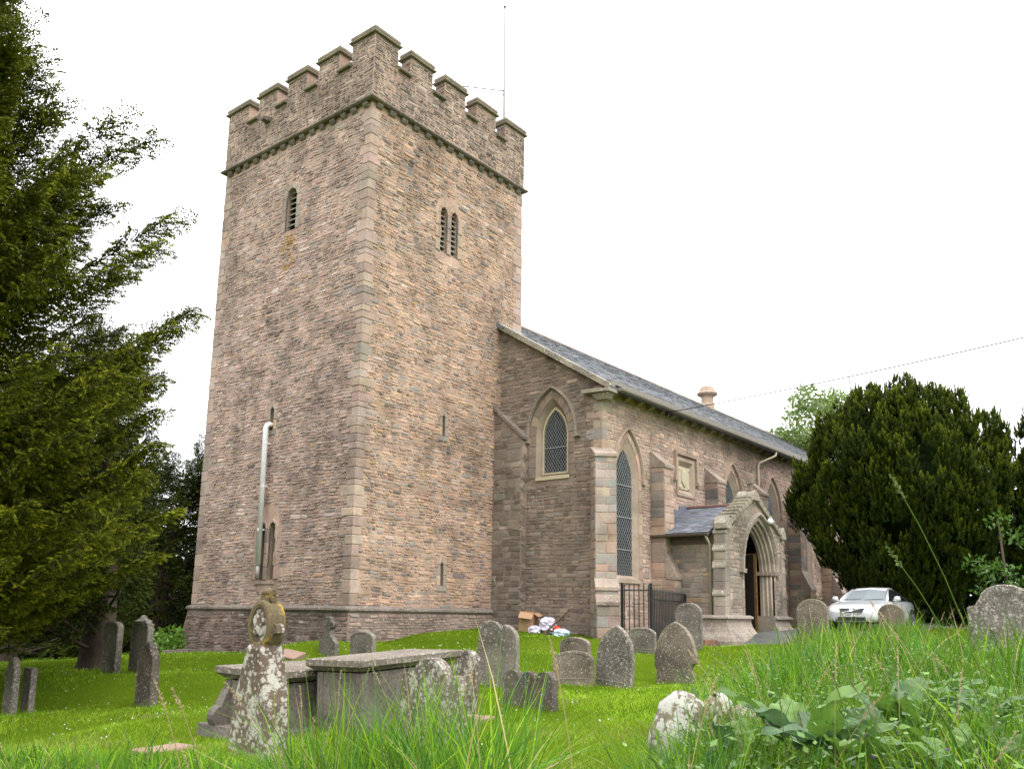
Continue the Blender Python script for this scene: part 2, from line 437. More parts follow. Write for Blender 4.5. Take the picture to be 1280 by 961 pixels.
def guillotine(r, u0, u1, v0, v1, hmax, hmin, wmax, out):
    w_, h_ = u1-u0, v1-v0
    if h_ > hmax or (h_ > hmin*2.1 and r.random() < .45):
        s = v0+h_*(.36+.28*r.random())
        guillotine(r, u0, u1, v0, s, hmax, hmin, wmax, out); guillotine(r, u0, u1, s, v1, hmax, hmin, wmax, out)
    elif w_ > wmax or (w_ > 4.5*h_) or (w_ > 2.4*h_ and r.random() < .35):
        s = u0+w_*(.3+.4*r.random())
        guillotine(r, u0, s, v0, v1, hmax, hmin, wmax, out); guillotine(r, s, u1, v0, v1, hmax, hmin, wmax, out)
    else: out.append((u0, u1, v0, v1))

def pick(r, pal):
    ws = np.array([p[0] for p in pal]); k = r.choice(len(pal), p=ws/ws.sum())
    c = np.array(pal[k][1])*(.82+.36*r.random())*np.array([1.0, .965, .965])
    return c*(1+(r.random(3)-.5)*.08)

def rubble(pool, Pm, u0, u1, v0, v1, pal, seed, course=(.24, .46), cell=(.4, 1.0), hmax=.155, hmin=.06, wmax=.5, ops=(), left=None, right=None, top=None, bottom=None, proud=(.002, .027), waviness=.020, colfn=None, gap=.017, round_=.42, jit=.95):
    r = np.random.default_rng(seed)
    ph = r.random(6)*6
    def warp(u, v):
        return waviness*(math.sin(u*1.1+ph[0]+.7*v)+.6*math.sin(u*2.9+ph[1]-v*1.7)+.35*math.sin(u*6.1+ph[2]+v*3.1))
    v = v0
    while v < v1-.04:
        ch = min(course[0]+(course[1]-course[0])*r.random(), v1-v); hm_ = hmax*(.72+.62*r.random()) if hmax < .2 else hmax; wm_ = wmax*(.7+.6*r.random()) if hmax < .2 else wmax
        if v1-(v+ch) < .1: ch = v1-v
        vm = v+ch/2
        a = left(vm) if left else u0; b = right(vm) if right else u1
        if top:                                   # gable: keep below the rake
            us_ = np.linspace(a, b, 80); ok = [x for x in us_ if top(x) > v+ch*.7]
            if not ok: v += ch; continue
            a, b = max(a, ok[0]), min(b, ok[-1])
        u = a
        while u < b-.02:
            cw = cell[0]+(cell[1]-cell[0])*r.random()
            if b-(u+cw) < .22: cw = b-u
            out = []; guillotine(r, u, u+cw, v, v+ch, hm_, hmin, wm_, out)
            for (a0, a1, b0, b1) in out:
                segs = [(a0, a1)]
                for o_ in ops:
                    hw = max(o_.block(b0), o_.block((b0+b1)/2), o_.block(b1))
                    if hw <= 0: continue
                    ns_ = []
                    for s0, s1 in segs:
                        l, h = o_.uc-hw, o_.uc+hw
                        if s1 <= l or s0 >= h: ns_.append((s0, s1)); continue
                        if s0 < l-.04: ns_.append((s0, l))
                        if s1 > h+.04: ns_.append((h, s1))
                    segs = ns_
                for s0, s1 in segs:
                    if bottom and (b0+b1)/2 < bottom((s0+s1)/2): continue
                    col = pick(r, pal)
                    if colfn is not None: col = colfn(col, (s0+s1)/2, (b0+b1)/2, r)
                    stone_piece(pool, Pm, s0, s1, b0, b1, col, proud[0]+(proud[1]-proud[0])*r.random()**1.5, r, gap=gap, round_=round_, jit=jit, warp=warp)
            u += cw
        v += ch

def sheet(name, Pm, outer, holes, mat, parent, n=0.0):
    loops = [[Vector((a, b, 0)) for a, b in outer]]+[[Vector((a, b, 0)) for a, b in h] for h in holes]
    tris = tessellate_polygon(loops)
    flat = [(p.x, p.y) for l in loops for p in l]
    V = np.array([Pm(a, b, n) for a, b in flat])-np.array(root_of(parent).location)
    return link(name, mesh(name, V, [np.array([list(t) for t in tris])]), mat, parent)

def ring_loft(mb, Pm, A, nA, B, nB):
    k = len(A)
    V = [Pm(a, b, nA) for a, b in A]+[Pm(a, b, nB) for a, b in B]
    mb.add(V, [(i, (i+1) % k, k+(i+1) % k, k+i) for i in range(k)])

def block(Pm, quad, n0, n1, ch=.012):
    """a dressed block: quad of (u,v) corners, from depth n0 to n1, edges eased"""
    q_ = np.array(quad, float); c = q_.mean(0)
    d = np.maximum(np.linalg.norm(q_-c, axis=1, keepdims=True), 1e-6)
    q2 = c+(q_-c)*(1-ch*1.4/d)
    V = [Pm(a, b, n0) for a, b in q_]+[Pm(a, b, n1-ch) for a, b in q_]+[Pm(a, b, n1) for a, b in q2]
    m = len(q_)
    F = []
    for s in (0, m):
        F += [(s+i, s+(i+1) % m, s+m+(i+1) % m, s+m+i) for i in range(m)]
    F.append(tuple(2*m+i for i in range(m)))
    return V, F

def one(name, VF, mat, parent, col=(1, 1, 1)):
    V, F = VF
    V = np.array(V)-np.array(root_of(parent).location)
    return link(name, mesh(name, V, [tuple(f) for f in F], cols=np.repeat([col], len(V), 0)), mat, parent)

ASH = [(3, (.42, .32, .245)), (2, (.40, .335, .27)), (1, (.30, .275, .245)), (1, (.45, .345, .25))]
def dressed(win, Pm, op, wid, seed, mat, proud=.02, jh=.3, pal=ASH, n_arch=5, long_=1.0):
    """jamb stones and voussoirs round an opening: each one an object under the window"""
    r = np.random.default_rng(seed)
    hw, uc, k = op.hw, op.uc, op.k
    v = op.v0; i = 0
    nj = max(1, round((op.vs-op.v0)/jh)); hh = (op.vs-op.v0)/nj
    for i in range(nj):
        for s in (-1, 1):
            w_ = wid*(1.0 if (i+(s > 0)) % 2 else long_)
            v = op.v0+i*hh
            a, b = uc+s*hw, uc+s*(hw+w_)
            q_ = [(a, v+.004), (b, v+.004), (b, v+hh-.004), (a, v+hh-.004)]
            if s < 0: q_ = q_[::-1]
            one('jamb_stone', block(Pm, q_, -.05, proud), mat, win, pick(r, pal))
    # voussoirs
    R1, R2 = k*hw, k*hw+wid; off = R1-hw
    a1 = math.acos(off/R1); a2 = math.acos(off/R2)
    for s in (1, -1):
        for j in range(n_arch):
            t0, t1 = j/n_arch, (j+1)/n_arch
            pin = [(uc+s*(R1*math.cos(a1*t)-off), op.vs+R1*math.sin(a1*t)) for t in (t0, t1)]
            pout = [(uc+s*(R2*math.cos(a2*t)-off), op.vs+R2*math.sin(a2*t)) for t in (t1, t0)]
            q_ = pin+pout
            if s > 0: q_ = [pin[0], pout[1], pout[0], pin[1]]
            q_ = [(a+(sum(p[0] for p in q_)/4-a)*.02, b+(sum(p[1] for p in q_)/4-b)*.02) for a, b in q_]
            one('voussoir', block(Pm, q_, -.05, proud), mat, win, pick(r, pal))

def hood(parent, Pm, op, off, wid, proud, mat, stop=True, drop=.05):
    """hood mould swept over the arch, with stops at its feet"""
    mb = MB(); mb.cur = (.40, .31, .245); hw, k, uc = op.hw, op.k, op.uc
    R0 = k*hw; o_ = R0-hw
    Ri, Ro = R0+off, R0+off+wid
    pts = []
    for R in (Ri, Ro):
        am = math.acos(o_/R); pts.append([(R*math.cos(a)-o_, R*math.sin(a)) for a in np.linspace(0, am, 9)])
    sec = []
    full = [(-1, i) for i in range(9)]+[(1, i) for i in range(7, -1, -1)]
    for s, i in full:
        (a, b), (c, d) = pts[0][i], pts[1][i]
        if i == 0: b -= drop; d -= drop
        sec.append([Pm(uc+s*a, op.vs+b, -.02), Pm(uc+s*a, op.vs+b, proud*.45), Pm(uc+s*(a+(c-a)*.35), op.vs+b+(d-b)*.35, proud), Pm(uc+s*c, op.vs+d, proud*.9), Pm(uc+s*c, op.vs+d, -.02)])
    mb.rings(sec)
    if stop:
        for s in (-1, 1):
            a, c = pts[0][0][0], pts[1][0][0]
            u0, u1 = uc+s*(a-.02), uc+s*(c+.09)
            V = [Pm(u, v, n) for n in (-.02, proud*1.15) for u, v in ((u0, op.vs-drop-.09), (u1, op.vs-drop-.07), (u1, op.vs-drop+.03), (u0, op.vs-drop+.03))]
            mb.add(V, [(0, 1, 2, 3), (4, 5, 6, 7), (0, 1, 5, 4), (1, 2, 6, 5), (2, 3, 7, 6), (3, 0, 4, 7)])
    return mb.build('hood_mould', mat, parent)

def lattice(Pm, op, n, du, dv, t, win, mat, bars=()):
    """diamond wire guard as thin strips clipped to the opening"""
    mb = MB(); hw, uc, k = op.hw, op.uc, op.k
    top = op.vs+arch_rise(hw, k)
    def inside(u, v): return op.v0 <= v <= top and abs(u-uc) <= arch_hw(hw, k, v-op.vs)
    sl = dv/du
    for s in (1, -1):
        c0 = -hw*sl-dv*2
        c = op.v0-sl*hw-dv
        while c < top+sl*hw+dv:
            us_ = np.linspace(-hw, hw, 40); run = []
            for x in us_:
                ok = inside(uc+x, c+s*sl*x)
                if ok: run.append(x)
            if len(run) > 2:
                a, b = run[0], run[-1]
                p = [(uc+a, c+s*sl*a), (uc+b, c+s*sl*b)]
                d = t/2*math.sqrt(1+sl*sl)
                V = [Pm(p[0][0], p[0][1]-d, n), Pm(p[1][0], p[1][1]-d, n), Pm(p[1][0], p[1][1]+d, n), Pm(p[0][0], p[0][1]+d, n),
                     Pm(p[0][0], p[0][1]-d, n+t), Pm(p[1][0], p[1][1]-d, n+t), Pm(p[1][0], p[1][1]+d, n+t), Pm(p[0][0], p[0][1]+d, n+t)]
                mb.hexa(V)
            c += dv
    for v in bars:
        h = arch_hw(hw, k, v-op.vs)
        mb.hexa([Pm(uc+a, v+b, n+e) for e in (0, .025) for a, b in ((-h, -.012), (h, -.012), (h, .012), (-h, .012))])
    o = mb.build('lattice', mat, win); return o

def pane(Pm, op, n, win, mat=None):
    poly = arch_poly(op.uc, op.hw, op.v0, op.vs, op.k)
    return sheet('pane', Pm, poly, [], mat or M_glass, win, n)

def louvres(Pm, op, n, win, cnt, mat):
    top = op.vs+arch_rise(op.hw, op.k)
    for i in range(cnt):
        v = op.v0+(i+.35)*(top-op.v0)/cnt
        h = arch_hw(op.hw, op.k, v+.05-op.vs)
        if h < .03: continue
        dv = (top-op.v0)/cnt
        V = [Pm(op.uc+a, v+b, c) for a in (-h, h) for b, c in ((0, n+.1), (.022, n+.11), (dv*.62+.022, n-.02), (dv*.62, n-.03))]
        one('louvre', (V, [(0, 1, 2, 3), (4, 5, 6, 7), (0, 1, 5, 4), (1, 2, 6, 5), (2, 3, 7, 6), (3, 0, 4, 7)]), mat, win)

# ------------------------------------------------------------------ church tower
TE, TW_ = 7.26, 7.5                     # east-west and north-south widths
H1 = 14.77; HS = 16.2; HM = 16.92
def toff(v, b=.0028):
    if v < 0: return .07-.13*v
    if v > H1+.01: return .04
    return -b*v
def xw(v): return -toff(v, .002)
def ys(v): return -toff(v, .0026)
def xe(v): return TE+toff(v, .0066) if v >= 0 and v <= H1 else TE-.0966+.03
def yn(v): return TW_+(toff(v, .0076) if v <= H1 else -.07)
def PW(u, v, n=0):                      # west face, u = y
    a, b = ys(v), yn(v); return (xw(v)-n, a+(b-a)*u/TW_, v)
def PS(u, v, n=0):                      # south face, u = x
    a, b = xw(v), xe(v); return (a+(b-a)*u/TE, ys(v)-n, v)
def PN(u, v, n=0):
    a, b = xw(v), xe(v); return (a+(b-a)*u/TE, yn(v)+n, v)
def PE(u, v, n=0):
    a, b = ys(v), yn(v); return (xe(v)+n, a+(b-a)*u/TW_, v)

tower = thing('church_tower', (3.63, 3.75, -1.3), 'tall square stone church tower with battlements and small lancet windows', 'tower')
belW = Op(3.66, .27, 11.68, 12.82, 1.15, .16)
slitW = Op(3.93, .09, 5.32, 5.95, 1.2, .14)
lowA = Op(4.03, .17, .82, 2.3, 1.3, .12); lowB = Op(3.52, .17, .82, 2.3, 1.3, .12)
lowSur = Op(3.775, .42, .82, 2.4, 1.0, .2, .15)
belA = Op(3.22, .165, 11.12, 12.42, 1.5, .1); belB = Op(3.72, .165, 11.12, 12.42, 1.5, .1)
belSur = Op(3.47, .42, 11.12, 12.45, 1.0, .16, .2)
slS = Op(3.46, .055, 5.27, 5.86, 1.8, .13); slS2 = Op(3.54, .065, .74, 1.36, 1.8, .13)
def hole(o_): return arch_poly(o_.uc, o_.hw, o_.v0, o_.vs, o_.k)
zs = [0, 2.5, 5, 7.5, 10, 12.5, H1]
def face_outer(U): return [(0, z) for z in [0]]+[(U, 0)]+[(U, z) for z in zs[1:]]+[(0, z) for z in zs[::-1][:-1]]
sheet('west_wall', PW, face_outer(TW_), [hole(x) for x in (belW, slitW, lowA, lowB)], M_mortT, tower)
sheet('south_wall', PS, face_outer(TE), [hole(x) for x in (belA, belB, slS, slS2)], M_mortT, tower)
sheet('north_wall', PN, face_outer(TE), [], M_mortT, tower)
sheet('east_wall', PE, face_outer(TW_), [], M_mortT, tower)
def Pq(P): return lambda u, v, n=0: P(u, v, n)
# plinth (battered) below the string
mb = MB()
for P, U in ((PW, TW_), (PS, TE), (PN, TE), (PE, TW_)):
    k = 14
    V = [P(U*i/k, v, 0) for v in (-3.2, -.001) for i in range(k+1)]
    mb.add(V, [(i, i+1, k+2+i, k+1+i) for i in range(k)])
mb.build('plinth', M_mortPl, tower)
# parapet core
mb = MB()
x0, y0, x1, y1 = -.04, -.04, TE-.067, TW_-.07; tk = .42
for a in ((x0, y0, x1, y0+tk), (x0, y1-tk, x1, y1), (x0, y0+tk, x0+tk, y1-tk), (x1-tk, y0+tk, x1, y1-tk)):
    mb.box(a[0], a[1], H1+.16, a[2], a[3], HS)
mb.build('parapet', M_mortT, tower)
mb = MB(); mb.box(x0+tk, y0+tk, H1, x1-tk, y1-tk, H1+.3); mb.build('roof', M_lead, tower)
mS = [(x0, .92), (1.45, 2.43), (3.0, 4.0), (4.58, 5.58), (6.12, x1)]
mW = [(y0, .97), (1.55, 2.55), (3.12, 4.1), (4.67, 5.66), (6.22, y1)]
def cap_poly(name, outer, z, parent=tower):
    """coping in two tiers: projecting slab, then a rounded saddle"""
    def offs(poly, d):
        out = []; n = len(poly)
        for i in range(n):
            a, b, c = np.array(poly[i-1]), np.array(poly[i]), np.array(poly[(i+1) % n])
            e1, e2 = (b-a)/np.linalg.norm(b-a), (c-b)/np.linalg.norm(c-b)
            n1, n2 = np.array([e1[1], -e1[0]]), np.array([e2[1], -e2[0]])
            bis = n1+n2; bis = bis/(bis@bis)*2
            out.append(tuple(b+bis*d))
        return out
    mb = MB()
    L = [(.07, 0), (.09, .02), (.09, .06), (.015, .08), (.01, .115), (.045, .13), (.05, .19), (.03, .24), (-.02, .275), (-.12, .29)]
    mb.rings([[(x, y, z+h) for x, y in offs(outer, d)] for d, h in L])
    o = mb.build(name, M_cap, parent); return o
def merlon(poly):
    mb = MB(); mb.rings([[(x, y, HS) for x, y in poly], [(x, y, HM) for x, y in poly]])
    o = mb.build('merlon', M_mortT, tower); cap_poly('merlon_cap', poly, HM+.002, o)
    return o
def rect(a, b, c, d): return [(a, b), (c, b), (c, d), (a, d)]
def Lp(cx, cy, sx, sy, la, lb):         # corner merlon, arms la along x and lb along y
    p = [(0, 0), (la, 0), (la, tk), (tk, tk), (tk, lb), (0, lb)]
    p = [(cx+sx*a, cy+sy*b) for a, b in p]
    return p if sx*sy > 0 else p[::-1]
merlon(Lp(x0, y0, 1, 1, mS[0][1]-x0, mW[0][1]-y0))
merlon(Lp(x1, y0, -1, 1, x1-mS[4][0], mW[0][1]-y0))
merlon(Lp(x0, y1, 1, -1, mS[0][1]-x0, y1-mW[4][0]))
merlon(Lp(x1, y1, -1, -1, x1-mS[4][0], y1-mW[4][0]))
for a, b in mS[1:4]:
    merlon(rect(a, y0, b, y0+tk)); merlon(rect(a, y1-tk, b, y1))
for a, b in mW[1:4]:
    merlon(rect(x0, a, x0+tk, b)); merlon(rect(x1-tk, a, x1, b))
def sill_cap(a, b, c, d, along):        # embrasure sill: low coping between two merlons
    mb = MB()
    L = [(.10, 0), (.12, .03), (.12, .08), (.04, .10), (.04, .15), (-.05, .19), (-.15, .20)]
    R = []
    for o_, h in L:
        if along == 'x': R.append([(a+.006, b-o_, HS+h), (c-.006, b-o_, HS+h), (c-.006, d+o_, HS+h), (a+.006, d+o_, HS+h)])
        else: R.append([(a-o_, b+.006, HS+h), (c+o_, b+.006, HS+h), (c+o_, d-.006, HS+h), (a-o_, d-.006, HS+h)])
    mb.rings(R); mb.build('embrasure_sill', M_cap, tower)
for i in range(4):
    sill_cap(mS[i][1], y0, mS[i+1][0], y0+tk, 'x'); sill_cap(mS[i][1], y1-tk, mS[i+1][0], y1, 'x')
    sill_cap(x0, mW[i][1], x0+tk, mW[i+1][0], 'y'); sill_cap(x1-tk, mW[i][1], x1, mW[i+1][0], 'y')
# string course over corbels
def string_ring(z, prof, mat, name, base=0.0):
    mb = MB(); R = []
    for d, h in prof:
        v = base
        R.append([(xw(v)-d, ys(v)-d, z+h), (xe(v)+d, ys(v)-d, z+h), (xe(v)+d, yn(v)+d, z+h), (xw(v)-d, yn(v)+d, z+h)])
    mb.rings(R, cap=False); return mb.build(name, mat, tower)
string_ring(H1, [(-.05, 0), (.13, .0), (.18, .04), (.18, .09), (.04, .16), (-.05, .16)], M_string, 'corbel_string', H1-.01)
string_ring(0, [(-.03, -.09), (.10, -.07), (.14, -.02), (.13, .03), (.06, .075), (-.03, .12)], M_string, 'plinth_string', .0)
rr = np.random.default_rng(3)
for P, U, cnt in ((PW, TW_, 15), (PS, TE, 14), (PE, TW_, 15), (PN, TE, 14)):
    for i in range(cnt):
        u = (i+.5)*U/cnt+(rr.random()-.5)*.05; wd = .10+.03*rr.random()
        prof = [(0.0, .0), (.13, .0), (.13, -.06), (.09, -.12), (.03, -.17), (0.0, -.18)]
        V = [P(u+s*wd, H1-.004+z, n-.03) for s in (-1, 1) for n, z in prof]
        one('corbel', (V, [tuple(range(6)), tuple(range(6, 12))]+[(j, (j+1) % 6, 6+(j+1) % 6, 6+j) for j in range(6)]), M_string, tower)
mb = MB(); mb.hexa([(-.30, 4.98, 15.86), (-.02, 4.95, 15.86), (-.02, 5.2, 15.86), (-.30, 5.17, 15.86), (-.32, 4.96, 15.95), (-.02, 4.93, 16.0), (-.02, 5.22, 16.0), (-.32, 5.19, 15.95)])
mb.build('water_spout', M_string, tower)

TP_ = [(4, (.46, .345, .28)), (3, (.43, .335, .28)), (2.2, (.36, .305, .265)), (.9, (.33, .295, .26)), (2.0, (.49, .365, .285)), (.5, (.24, .20, .175)), (.15, (.48, .345, .21)), (.7, (.53, .44, .38)), (.3, (.36, .24, .20))]
TP = [(w_, (a*1.02, b*1.03, c*1.10)) for w_, (a, b, c) in TP_]
TPS = [(3.5, (.49, .355, .26)), (2.5, (.45, .335, .26)), (1.7, (.36, .31, .265)), (1.2, (.30, .275, .25)), (3.0, (.54, .375, .26)), (.6, (.21, .18, .16)), (.2, (.50, .35, .20)), (.6, (.52, .43, .36)), (.3, (.36, .235, .19))]
TPP = [(3, (.285, .23, .195)), (3, (.25, .21, .185)), (2, (.225, .195, .175)), (1.5, (.33, .26, .215)), (.5, (.16, .135, .12)), (.6, (.46, .42, .375))]
PLP = [(3, (.20, .14, .115)), (2, (.15, .11, .095)), (2, (.24, .185, .155)), (1, (.27, .235, .205)), (.3, (.42, .38, .33))]
PLS = [(3, (.30, .23, .185)), (2, (.27, .23, .195)), (2, (.36, .285, .23)), (1, (.20, .16, .135))]
def lich(col, u, v, r):  # orange lichen below the belfry light; stones darker mid-face and near the top
    if 3.35 < u < 3.98 and 10.35 < v < 11.7 and r.random() < (.85 if v > 11 else .4): return np.array((.34, .19, .04))*(.8+.4*r.random())
    if 3.6 < u < 5.0 and 8.3 < v < 9.7 and r.random() < .5: return col*.55
    if v > 13.3 and r.random() < .4: return col*.78
    return col
def darkS(col, u, v, r):  # some stones darker towards the top of the face
    if .4 < u < 3.2 and 12.2 < v < 14.5 and r.random() < .5: return col*.7
    if v > 13.6 and r.random() < .4: return col*.8
    return col
tp = Pool()
QW = .24
rubble(tp, PW, QW, TW_-.3, .09, H1-.2, TP, 11, ops=[belW, slitW, lowSur], colfn=lich)
rubble(tp, PS, QW, TE-.25, .09, H1-.2, TPS, 12, ops=[belSur, slS, slS2], colfn=darkS)
# parapet band and merlons
def Ppw(u, v, n=0): return (x0-n, u, v)
def Pps(u, v, n=0): return (u, y0-n, v)
rubble(tp, Ppw, y0, y1, H1+.2, HS, TPP, 13); rubble(tp, Pps, x0, x1, H1+.2, HS, TPP, 14)
for i, (a, b) in enumerate(mW): rubble(tp, Ppw, a, b, HS, HM, TPP, 20+i, waviness=.0)
for i, (a, b) in enumerate(mS): rubble(tp, Pps, a, b, HS, HM, TPP, 30+i, waviness=.0)
# the returns of the merlons seen through the embrasures
for i in range(1, 5):
    rubble(tp, lambda u, v, n=0, a=mS[i][0]: (a-n, u, v), y0, y0+tk, HS+.15, HM, TPP, 40+i, waviness=0.)
    rubble(tp, lambda u, v, n=0, a=mW[i-1][1]: (u, a+n, v), x0, x0+tk, HS+.15, HM, TPP, 50+i, waviness=0.)
# plinth
rubble(tp, PW, 0.02, TW_-.02, -1.75, -.1, PLP, 15, course=(.22, .34), cell=(.5, 1.0), waviness=.015)
rubble(tp, PS, 0.02, 6.3, -1.1, -.1, PLS, 16, course=(.22, .34), cell=(.5, 1.0), waviness=.015)
# coarse rubble on the two far faces
rubble(tp, PN, 0.02, TE-.02, -1.75, H1-.2, TP, 17, course=(.4, .6), cell=(.6, 1.3), hmax=.3, hmin=.14, wmax=.8)
rubble(tp, PE, 0.02, TW_-.02, 7, H1-.2, TPS, 18, course=(.4, .6), cell=(.6, 1.3), hmax=.3, hmin=.14, wmax=.8)
tp.emit(tower, M_tower)
# quoins: each wraps the south-west corner
r = np.random.default_rng(5); z = .1; i = 0
QP = [(3, (.445, .345, .285)), (2, (.42, .335, .28)), (1, (.39, .325, .28)), (1, (.46, .355, .285))]
def quoin(z, h, lw, ls, col, cx, cy, sx, sy):
    p = .014+.012*r.random()
    pts = [(-p, -p), (ls, -p), (ls, .05), (.05, .05), (.05, lw), (-p, lw)]
    c_ = .012
    R = []
    for zz, d in ((z+.006, -.01), (z+.02, 0), (z+h-.02, 0), (z+h-.006, -.01)):
        ox, oy = cx(zz), cy(zz)
        R.append([(ox+sx*(a-(d if a < 0 else 0)), oy+sy*(b-(d if b < 0 else 0)), zz) for a, b in pts])
    m_ = MB(); m_.cur = tuple(col); m_.rings(R); m_.build('quoin', M_tower, tower)
while z < H1-.3:
    h = .15+.21*r.random()
    if i % 2: lw, ls = .22+.12*r.random(), .28+.32*r.random()
    else: lw, ls = .26+.30*r.random(), .22+.12*r.random()
    quoin(z, h, min(lw, .62), min(ls, .66), pick(r, QP), xw, ys, 1, 1); z += h; i += 1
z = .1; i = 0
while z < H1-.3:
    h = .26+.2*r.random(); a = (.3, .45)[i % 2]
    quoin(z, h, a, .75-a, pick(r, QP), xw, yn, 1, -1)
    if z > 8: quoin(z, h, .75-a, a, pick(r, QP), xe, ys, -1, 1)
    z += h; i += 1

def opening(parent, Pm, op, depth, hw_in=None, fill='glass', mat=None, win_name='window', latt=None, frame=0.0, nl=8, label=None):
    """reveal with glass, louvres or a dark slit behind"""
    mat = mat or M_mortT; mb = MB()
    inner = Op(op.uc, hw_in or op.hw, op.v0+(.12 if hw_in else .0), op.vs, op.k, 0)
    A, B = hole(op), hole(inner)
    mb.cur = (.40, .315, .25)
    ring_loft(mb, Pm, A, 0.0, B, -depth)
    if not hw_in: pass
    win = mb.build(win_name, mat, parent)
    if label: win['label'] = label
    if frame > 0:
        fi = Op(inner.uc, inner.hw-frame, inner.v0+frame, inner.vs, inner.k, 0)
        m2 = MB(); C = hole(inner); D = hole(fi)
        ring_loft(m2, Pm, C, -depth+.07, D, -depth+.07); ring_loft(m2, Pm, D, -depth+.07, D, -depth-.01); ring_loft(m2, Pm, C, -depth, C, -depth+.07)
        m2.build('frame', M_frame, win); inner = fi
    if fill == 'glass':
        pane(Pm, inner, -depth, win)
        if latt: lattice(Pm, inner, -depth+.03, latt[0], latt[1], latt[2], win, M_latt, bars=latt[3])
    elif fill == 'louvre':
        pane(Pm, inner, -depth-.05, win, M_dark); louvres(Pm, inner, -depth+.03, win, nl, M_louvre)
    else: pane(Pm, inner, -depth, win, M_dark)
    return win
wv = opening(tower, PW, belW, .26, fill='louvre', nl=8, mat=M_ashlar)
dressed(wv, PW, belW, .2, 61, M_tower, n_arch=2, jh=.38, pal=[(1, (.33, .285, .235))])
for b_ in (belA, belB):
    wv = opening(tower, PS, b_, .22, fill='louvre', nl=9, mat=M_ashlar)
    dressed(wv, PS, b_, .085, 62, M_tower, n_arch=2, jh=.44, pal=[(1, (.43, .32, .22)), (1, (.33, .30, .26)), (1, (.42, .30, .24))], proud=.035)
for o_, P_ in ((slitW, PW), (slS, PS), (slS2, PS)):
    wv = opening(tower, P_, o_, .3, fill='dark', mat=M_ashlar, win_name='slit_window'); dressed(wv, P_, o_, .15, 63, M_tower, n_arch=1, jh=.36, pal=[(1, (.38, .31, .25)), (1, (.45, .34, .24))])
    one('sill', block(P_, [(o_.uc-.22, o_.v0-.16), (o_.uc+.22, o_.v0-.16), (o_.uc+.22, o_.v0), (o_.uc-.22, o_.v0)], -.04, .03), M_tower, wv, (.33, .285, .24))
for o_, s_ in ((lowA, 64), (lowB, 65)):
    wv = opening(tower, PW, o_, .32, fill='glass', mat=M_ashlar, latt=(.09, .13, .01, ()))
    dressed(wv, PW, o_, .085, s_, M_tower, n_arch=2, jh=.38, pal=[(1, (.42, .315, .25)), (1, (.36, .29, .235))], proud=.035)
for y_ in (4.30, 3.24):                   # pinkish dressed stones either side of the pair
    for k_ in range(4):
        a = y_-.1+.07*(k_ % 2)*(1 if y_ < 4 else -1)
        one('jamb_stone', block(PW, [(a+.2, .84+.4*k_), (a, .84+.4*k_), (a, 1.22+.4*k_), (a+.2, 1.22+.4*k_)][::-1], -.04, .025), M_tower, tower, (.43, .31, .245))
one('sill', block(PW, [(3.3, .70), (4.26, .70), (4.26, .8), (3.3, .8)], -.04, .035), M_tower, tower, (.40, .31, .25))
# dressed heads over the belfry pair and flat lintel over the west light
for a in (2.9, 3.95):
    for k_ in range(3):
        one('jamb_stone', block(PS, [(a-.05, 11.15+.42*k_), (a+.14+.06*(k_ % 2), 11.15+.42*k_), (a+.14+.06*(k_ % 2), 11.53+.42*k_), (a-.05, 11.53+.42*k_)], -.04, .03), M_tower, tower, (.44, .33, .235))

# grey flue pipe on the west face
pipe = thing('flue_pipe', (-.12, 3.9, 1.0), 'pale grey vertical pipe fixed up the west face of the tower', 'pipe')
mb = MB(); mb.tube([(.15, 3.93, 5.48), (-.06, 3.93, 5.49), (-.14, 3.94, 5.45), (-.165, 3.95, 5.36), (-.165, 3.95, 5.2), (-.15, 3.93, 1.25)], .078, 12)
mb.build('pipe', M_fluepipe, pipe, smooth=True)
mb = MB(); mb.tube([(-.15, 3.93, 1.27), (-.15, 3.925, .86)], .055, 12); mb.build('pipe_end', plain('dull_pipe', (.33, .31, .28), .6), pipe, smooth=True)
for z_ in (4.9, 3.6, 2.3):
    mb = MB(); mb.lathe((-.157, 3.94, z_), [(.078, -.035), (.078, .035)], 12); mb.box(-.1, 3.91, z_-.02, .02, 3.96, z_+.02); mb.build('bracket', M_fluepipe, pipe)
# flag pole behind the parapet
pole = thing('flagpole', (5.9, 2.0, 15.0), 'slender bare flagpole standing on the tower roof', 'flagpole')
def atd(px, py, D):
    return CAM+(cf+cr*(px-640)/FPX-cu*(py-580.5)/FPX)*D
pb, pt_ = np.array([6.1, .6, 15.0]), None
D_ = (pb-CAM)@cf
top = atd(631, 10, D_+.5); mid = atd(630, 145, D_+.4)
dirv = (top-mid)/np.linalg.norm(top-mid); bot = mid-dirv*((mid[2]-15.0)/dirv[2])
pole.location = bot
mb = MB(); mb.tube([bot, mid, top], [.05, .042, .034], 8); mb.build('pole', plain('weathered_pole', (.30, .26, .24), .5), pole, smooth=True)
br = atd(630, 114, D_+.4)
mb = MB(); mb.tube([br, (4.0, .3, HM+.5)], .02, 6)
mb.build('stay', M_iron, pole); mb = MB(); mb.tube([br-(0, 0, .12), (5.2, .3, HM+.42)], .016, 6); mb.build('stay', M_iron, pole)
mb = MB(); mb.lathe(tuple(top), [(.02, -.02), (.05, .0), (.05, .05), (.0, .08)], 8); mb.build('finial', M_iron, pole)

